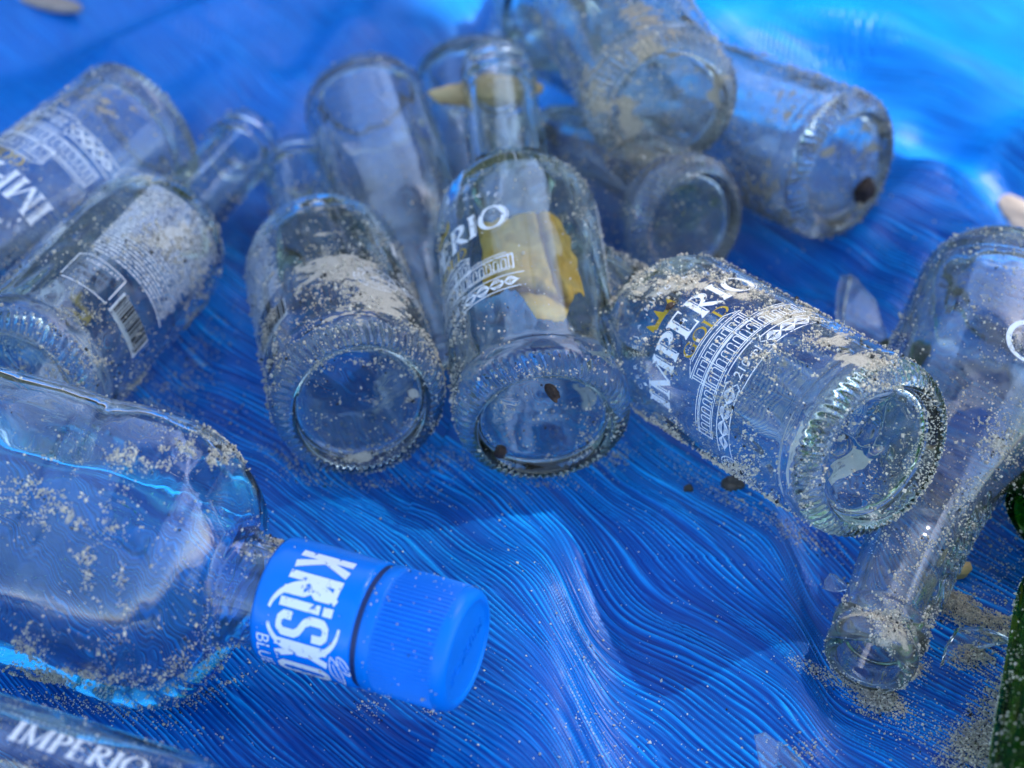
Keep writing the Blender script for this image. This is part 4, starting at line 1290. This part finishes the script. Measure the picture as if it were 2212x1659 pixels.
def liquor():
    p1 = at(1012, 1408, 0.040)
    q = at(330, 1215, 0.0375)
    p0 = p1 + (q - p1) / np.linalg.norm(q - p1) * LQ * MM
    m = frame(p0, p1)
    root = empty('liquor_bottle', m)
    tag(root, 'large clear squarish liquor bottle with a blue cap, lying at left', 'bottle')
    roll = math.radians(22)
    ts = np.concatenate([np.arange(46, 140, 1.2), np.arange(140, 262, 4), np.arange(262, 292.1, 1.5)])
    Vo = superloft(ts, 0.0, roll); Vi = superloft(ts[:-2], 2.0, roll, wob=1.1)
    seg = 192
    no, ni = len(ts), len(ts) - 2
    V = np.concatenate([Vo.reshape(-1, 3), Vi.reshape(-1, 3)])
    F = np.concatenate([loft_faces(no, seg, flip=True), loft_faces(ni, seg, base=no * seg)])
    # close mouth ring, outer bottom and inner bottom
    a0 = np.arange(seg); a1 = np.roll(a0, -1)
    F = np.concatenate([F, np.stack([a0 + no * seg, a1 + no * seg, a1, a0], -1)[:, ::-1]])
    co = len(V); ci = co + 1
    V = np.vstack([V, [[0, 0, (LQ - 290) * MM], [0, 0, (LQ - 286) * MM]]])
    ob = (no - 1) * seg; ib = no * seg + (ni - 1) * seg
    h2 = seg // 2
    capo = np.array([(ob + 2 * k, ob + 2 * k + 1, ob + (2 * k + 2) % seg, co) for k in range(h2)])
    capi = np.array([(ib + 2 * k, ib + 2 * k + 1, ib + (2 * k + 2) % seg, ci) for k in range(h2)])[:, ::-1]
    F = np.concatenate([F, capo, capi])
    low = fbm3(V, 0.03, 77, 3)
    d = -0.25 + (low - 0.5) * 0.8 + patch_weight_px(V, m, [(400, 960, 80, 14, 0.9), (300, 985, 40, 18, 0.7), (470, 985, 22, 18, 0.8), (165, 1120, 50, 24, 0.7), (235, 1130, 18, 30, 0.7), (265, 1260, 7, 60, 0.7), (190, 1230, 12, 30, 0.5)])
    d[no * seg:] = -1
    body = np_mesh('glass_body', V, F, M_PET, parent=root, smooth=True, attrs={'dirt': ('POINT', d)})
    bm = bmesh.new(); bm.from_mesh(body.data); bmesh.ops.recalc_face_normals(bm, faces=bm.faces); bm.to_mesh(body.data); bm.free()
    # liquid: the inner wall below a level plane
    Vl = superloft(ts[6:-2], 1.9, roll, wob=1.1)
    nl = len(ts[6:-2])
    bm = bmesh.new()
    vs = [[bm.verts.new(tuple(c)) for c in row] for row in Vl]
    for i in range(nl - 1):
        for j in range(seg):
            bm.faces.new((vs[i][j], vs[i + 1][j], vs[i + 1][(j + 1) % seg], vs[i][(j + 1) % seg]))
    bm.faces.new(vs[0]); bm.faces.new(vs[-1][::-1])
    inv = m.inverted()
    nloc = (inv.to_3x3() @ Vector((0, 0, 1))).normalized()
    ploc = inv @ Vector((p1[0], p1[1], 0.026))
    r = bmesh.ops.bisect_plane(bm, geom=bm.verts[:] + bm.edges[:] + bm.faces[:], plane_co=ploc, plane_no=nloc, clear_outer=True)
    edges = [e for e in r['geom_cut'] if isinstance(e, bmesh.types.BMEdge)]
    bmesh.ops.edgeloop_fill(bm, edges=edges)
    bmesh.ops.recalc_face_normals(bm, faces=bm.faces)
    me = bpy.data.meshes.new('liquid'); bm.to_mesh(me); bm.free(); me.materials.append(M_LIQ)
    o = bpy.data.objects.new('liquid', me); COL.objects.link(o); o.parent = root
    # sleeve, seam and screw cap
    sl = lathe_part('neck_sleeve', [(54.5, 16.2), (54.8, 16.9), (54.0, 17.2), (52, 17.3), (46, 17.25), (38, 17.2), (28.5, 17.15), (26.8, 17.0), (26.3, 16.4), (26.3, 14.8)], M_SLEEVE, root)
    lathe_part('seam_ring', [(26.6, 16.35), (24.4, 16.35)], M_SLOT, root)
    cap = lathe_part('screw_cap', [(24.8, 14.5), (24.8, 16.6), (24.2, 17.0), (21.6, 17.0), (21.2, 16.85), (21.0, 16.65), (20.0, 16.65), (4.2, 16.6), (3.9, 16.5), (3.0, 16.6), (1.6, 16.3), (0.7, 15.7), (0.2, 14.9), (0.0, 14.2), (0.1, 13.6), (0.6, 13.4), (0.7, 12.6), (0.75, 6), (0.75, 0.01)],
                     M_CAP, root, seg=960, ridges=(4.0, 20.9, 80, 0.30))
    art, wid = krisk_art()
    art.v = [(1.45 * u, v) for u, v in art.v]
    bend(art, 'lettering', M_PRINT, sl, lambda v: np.full(np.shape(v), 17.25), math.radians(-13), off=0.06, z0=LQ - 47.5)
    # raised lettering on the cap end
    cu = bpy.data.curves.new('embossing', 'FONT'); cu.body = 'KRISKOF'; cu.size = 5.4; cu.align_x = 'CENTER'; cu.align_y = 'CENTER'; cu.extrude = 0.22
    o = bpy.data.objects.new('embossing', cu); COL.objects.link(o)
    dg = bpy.context.evaluated_depsgraph_get(); dg.update()
    me = bpy.data.meshes.new_from_object(o.evaluated_get(dg)); bpy.data.objects.remove(o); bpy.data.curves.remove(cu)
    for v in me.vertices:
        x, y, z = v.co
        a = math.radians(100)
        v.co = ((x * math.cos(a) - y * math.sin(a)) * MM, (x * math.sin(a) + y * math.cos(a)) * MM, (LQ - 0.75 + z) * MM)
    me.materials.clear(); me.materials.append(M_CAP)
    o = bpy.data.objects.new('embossing', me); COL.objects.link(o); o.parent = cap
    # cyan print on the upper panel, reading along the bottle
    a2 = Art(); a2.text('BLUE', 13.0, 0, 0, scale_u=1.1)
    a2.v = [(-b, a) for a, b in a2.v]
    V2 = []
    for (u, v) in a2.v:
        f = u / 40.0 - math.radians(34)
        t = 152 - v
        aa_, nn_ = liq_prof(t)
        c, s = math.cos(f - roll), math.sin(f - roll)
        rad = min(aa_ / (abs(c) ** nn_ + abs(s) ** nn_) ** (1 / nn_), aa_ * 1.27) + 0.15
        V2.append((rad * math.cos(f) * MM, rad * math.sin(f) * MM, (LQ - t) * MM))
    me = bpy.data.meshes.new('cyan_print'); me.from_pydata(V2, [], a2.f); me.materials.append(M_CYANPRINT)
    o = bpy.data.objects.new('cyan_print', me); COL.objects.link(o); o.parent = root
    # sand
    rng = np.random.default_rng(99)
    Fo = loft_faces(no, seg, flip=True)
    cand, cn = surf_sample(V, Fo[: (no - 22) * seg], 420000, rng)
    cl = fbm3(cand, 0.010, 140, 3); cf = fbm3(cand, 0.0032, 150, 2)
    w = 0.004 + 0.02 * sstep(0.55, 0.75, cl) + 1.2 * patch_weight_px(cand, m, [(300, 990, 60, 22, 1.3), (400, 965, 70, 16, 1.6), (470, 985, 26, 20, 1.3), (160, 1120, 60, 26, 0.9), (235, 1120, 22, 30, 0.9), (265, 1260, 9, 60, 0.8), (180, 1200, 22, 18, 0.6), (190, 1240, 10, 30, 0.6), (100, 1050, 90, 60, 0.22), (330, 1420, 120, 70, 0.22), (60, 1420, 30, 60, 0.3), (580, 1190, 50, 25, 0.35), (440, 1370, 30, 60, 0.15), (120, 1060, 100, 20, 0.25), (430, 930, 60, 12, 0.5), (330, 1100, 80, 80, 0.10), (120, 1460, 90, 14, 0.5)], cn) * sstep(0.40, 0.62, 0.4 * cl + 0.6 * cf)
    k = rng.random(len(cand)) < w
    g = grain_object('stuck_sand', cand[k], cn[k], 0.17 * MM, 0.50 * MM, root, rng, 0.06); g['kind'] = 'stuff'
    Vs = []; Ns = []
    for _ in range(380):
        t = rng.uniform(1, 66); f = rng.uniform(-1.2, 3.0)
        rr_ = 17.3 if t > 26 else 16.9
        if t > 54: continue
        if rng.random() < (0.35 if t > 26 else 0.9):
            Vs.append((rr_ * math.cos(f) * MM, rr_ * math.sin(f) * MM, (LQ - t) * MM)); Ns.append((math.cos(f), math.sin(f), 0))
    g = grain_object('cap_sand', np.array(Vs), np.array(Ns), 0.14 * MM, 0.36 * MM, root, rng, 0.08); g['kind'] = 'stuff'

liquor()

# ------------------------------------------------------------------ broken glass
def shard(pts, thick, label, mat=None, bulge=0.0):
    """pts: (px, py, height) outline; a curved sliver of bottle wall"""
    P = np.array([at(a, b, z) for a, b, z in pts])
    c = P.mean(0)
    n = np.cross(P[1] - P[0], P[2] - P[0]); n /= np.linalg.norm(n)
    if n[2] < 0: n = -n
    bm = bmesh.new()
    vs = [bm.verts.new(tuple(p - c)) for p in P]
    f = bm.faces.new(vs)
    bmesh.ops.triangulate(bm, faces=[f])
    bmesh.ops.subdivide_edges(bm, edges=bm.edges[:], cuts=5, use_grid_fill=True)
    mx = max(np.linalg.norm(p - c) for p in P)
    for v in bm.verts:
        r = v.co.length / mx
        v.co += Vector(n) * bulge * (1 - r * r)
    me = bpy.data.meshes.new('glass_shard'); bm.to_mesh(me); bm.free(); me.materials.append(mat or M_SHARD)
    o = bpy.data.objects.new('glass_shard', me); COL.objects.link(o); o.location = c
    md = o.modifiers.new('thickness', 'SOLIDIFY'); md.thickness = thick; md.offset = -1
    bv = o.modifiers.new('edge', 'BEVEL'); bv.width = 0.0002; bv.segments = 2; bv.limit_method = 'ANGLE'
    tag(o, label, 'glass shard', 'shards of broken glass')
    return o
shard([(2066, 1368, 0.008), (2120, 1366, 0.010), (2192, 1384, 0.007), (2150, 1396, 0.006), (2108, 1410, 0.004), (2030, 1444, 0.003), (2040, 1408, 0.005)], 0.0030, 'curved clear shard on the sand right of the long neck mouth', bulge=0.0022)
shard([(1636, 1604, 0.006), (1660, 1597, 0.007), (1690, 1622, 0.007), (1730, 1662, 0.006), (1790, 1740, 0.005), (1660, 1740, 0.004)], 0.0032, 'pointed clear shard cut off by the bottom edge', bulge=0.0015)
shard([(1786, 1252, 0.005), (1796, 1244, 0.006), (1834, 1276, 0.004), (1812, 1280, 0.004), (1784, 1272, 0.003)], 0.0024, 'tiny clear shard beside the neck of the long neck bottle', bulge=0.0008)
shard([(1828, 606, 0.004), (1850, 604, 0.007), (1905, 660, 0.007), (1930, 770, 0.004), (1830, 770, 0.004)], 0.0025, 'blurred large clear shard behind the palace-printed bottle', bulge=0.003)

# ------------------------------------------------------------------ pebbles and bits
def on_tarp(px, py, lift=0.0):
    z = 0.0
    for _ in range(4):
        p = at(px, py, z); z = float(tarp_h(p[0], p[1])) + lift
    return at(px, py, z)
def bit(name, px, py, size, mat, seed, label, cat, lift=None, group=None):
    o = lump(name, on_tarp(px, py, size[2] * 0.6 if lift is None else lift), size, mat, seed)
    tag(o, label, cat, group); return o
bit('pebble', 1584, 1046, (0.0030, 0.0026, 0.0024), M_PEBBLE, 3, 'larger dark pebble below the palace-printed bottle', 'pebble')
bit('pebble', 1487, 1056, (0.0015, 0.0013, 0.0012), M_PEBBLE, 4, 'smaller brown pebble left of the larger dark one', 'pebble')
bit('pebble', 2074, 1232, (0.0030, 0.0036, 0.0026), M_TAN, 5, 'tan pebble beside the raised lettering of the long neck bottle', 'pebble')
bit('leaf_clump', 1938, 768, (0.0075, 0.006, 0.006), M_LEAF, 6, 'dark green leaf clump between the printed bottle and the long neck bottle', 'leaf')
bit('wood_chip', 1062, 203, (0.0185, 0.0058, 0.005), M_TAN, 0, 'tan wood chip lying behind the neck of the middle bottle', 'wood chip', lift=0.050)
bit('dry_leaf', 2200, 458, (0.011, 0.006, 0.002), M_DRY, 8, 'blurred tan dry leaf at the right edge', 'leaf')
bit('dry_leaf', 110, 8, (0.014, 0.005, 0.002), M_DRY, 9, 'blurred tan dry leaf in the top left corner', 'leaf')
def stuck(px, py, m, zmm, size, mat, seed, label):
    a, z = best_z(m, px, py, float(rf_beer(zmm)), 120)
    q = m @ Vector((math.cos(a) * rf_beer(z) * MM, math.sin(a) * rf_beer(z) * MM, z * MM))
    o = lump('dirt_clump', q, size, mat, seed); tag(o, label, 'dirt'); return o
def base_pt(m, px, py):
    d = ray(px, py); n = np.array(m.to_3x3() @ Vector((0, 0, 1))); p = np.array(m.translation)
    t = np.dot(p - CAM, n) / np.dot(d, n)
    return CAM + d * t
for (px, py, sz, sd_, lb) in ((1195, 850, (0.0042, 0.0016, 0.0014), 2, 'dark smear of dirt across the base of the middle bottle'), (1082, 976, (0.0026, 0.0018, 0.0018), 5, 'dark dirt clump on the lower rim of the middle bottle')):
    o = lump('dirt_clump', base_pt(m_c, px, py), sz, M_BROWN, sd_); tag(o, lb, 'dirt')
o = lump('dirt_clump', base_pt(m_u, 1868, 412), (0.0045, 0.0030, 0.0045), M_BROWN, 4); tag(o, 'blurred dark stain low in the base of the heap bottle furthest right', 'dirt')
stuck(1447, 660, m_r, 85, (0.0022, 0.0012, 0.0010), M_BROWN, 7, 'dark brown dirt clump beside the gold crown on the printed bottle')

# ------------------------------------------------------------------ loose sand on the sheet
def loose():
    rng = np.random.default_rng(5)
    N = 2500
    px = rng.uniform(-60, 2280, N); py = rng.uniform(430, 1720, N)
    pts = [np.stack([px, py], 1)]
    def blob(cx, cy_, sx, sy, n, rot=0.0):
        a = rng.normal(size=(n, 2)) * (sx, sy)
        c, s = math.cos(rot), math.sin(rot)
        pts.append(np.stack([cx + a[:, 0] * c - a[:, 1] * s, cy_ + a[:, 0] * s + a[:, 1] * c], 1))
    blob(2060, 1310, 36, 16, 3200, 0.5); blob(2135, 1345, 40, 12, 1600, 0.1); blob(2100, 1425, 26, 14, 1400)
    blob(2165, 1520, 30, 42, 2600, 0.5); blob(2115, 1610, 44, 32, 5200, -0.2); blob(2170, 1380, 30, 8, 600)
    blob(1900, 1520, 26, 12, 1900, 0.2); blob(1860, 1490, 50, 10, 900, 0.4); blob(1980, 1440, 14, 20, 500)
    blob(1760, 1450, 30, 8, 260, 0.4); blob(1960, 1560, 60, 30, 420, 0.5); blob(1740, 1620, 30, 20, 160)
    blob(360, 830, 50, 20, 160); blob(480, 900, 60, 40, 90); blob(800, 1530, 20, 16, 70); blob(935, 1540, 12, 8, 40)
    blob(930, 1070, 20, 10, 26); blob(2040, 1000, 40, 40, 120); blob(2160, 1230, 40, 60, 500)
    blob(960, 990, 30, 14, 260); blob(1330, 990, 24, 12, 200, -0.5); blob(620, 1000, 40, 14, 240, 0.5); blob(800, 1040, 90, 8, 200); blob(430, 780, 26, 60, 420, 0.5); blob(330, 890, 40, 14, 320)
    blob(1550, 1060, 90, 12, 420, 0.6); blob(1720, 1150, 60, 12, 320, 0.5); blob(200, 1530, 120, 10, 420, 0.2); blob(450, 1500, 60, 10, 200, -0.5); blob(1180, 1045, 60, 8, 120)
    blob(1320, 1600, 60, 60, 160); blob(1850, 1380, 40, 60, 240)
    q = np.concatenate(pts)
    d0 = np.array([at(a, b, 0.0) for a, b in q])
    z = tarp_h(d0[:, 0], d0[:, 1])
    # slide along the view ray to the surface height once
    dv = (CAM - d0); d0 = d0 + dv * (z / dv[:, 2])[:, None]
    z = tarp_h(d0[:, 0], d0[:, 1])
    mound = np.zeros(len(d0))
    gx = np.round(d0[:, 0] / 0.0012).astype(int); gy = np.round(d0[:, 1] / 0.0012).astype(int)
    key = gx * 100003 + gy
    uq, inv, cnt = np.unique(key, return_inverse=True, return_counts=True)
    lay = np.clip(cnt[inv] - 5, 0, 26) * 0.00010
    d0[:, 2] = z + lay * rng.random(len(d0))
    nrm = np.tile((0, 0, 1.0), (len(d0), 1))
    g = grain_object('loose_sand', d0, nrm, 0.15 * MM, 0.42 * MM, None, rng, 0.05)
    tag(g, 'loose grains of pale sand sprinkled and heaped on the blue sheet', 'sand', kind='stuff')
loose()

if __name__ == '__main__':
    for r in REPORT: print(r)
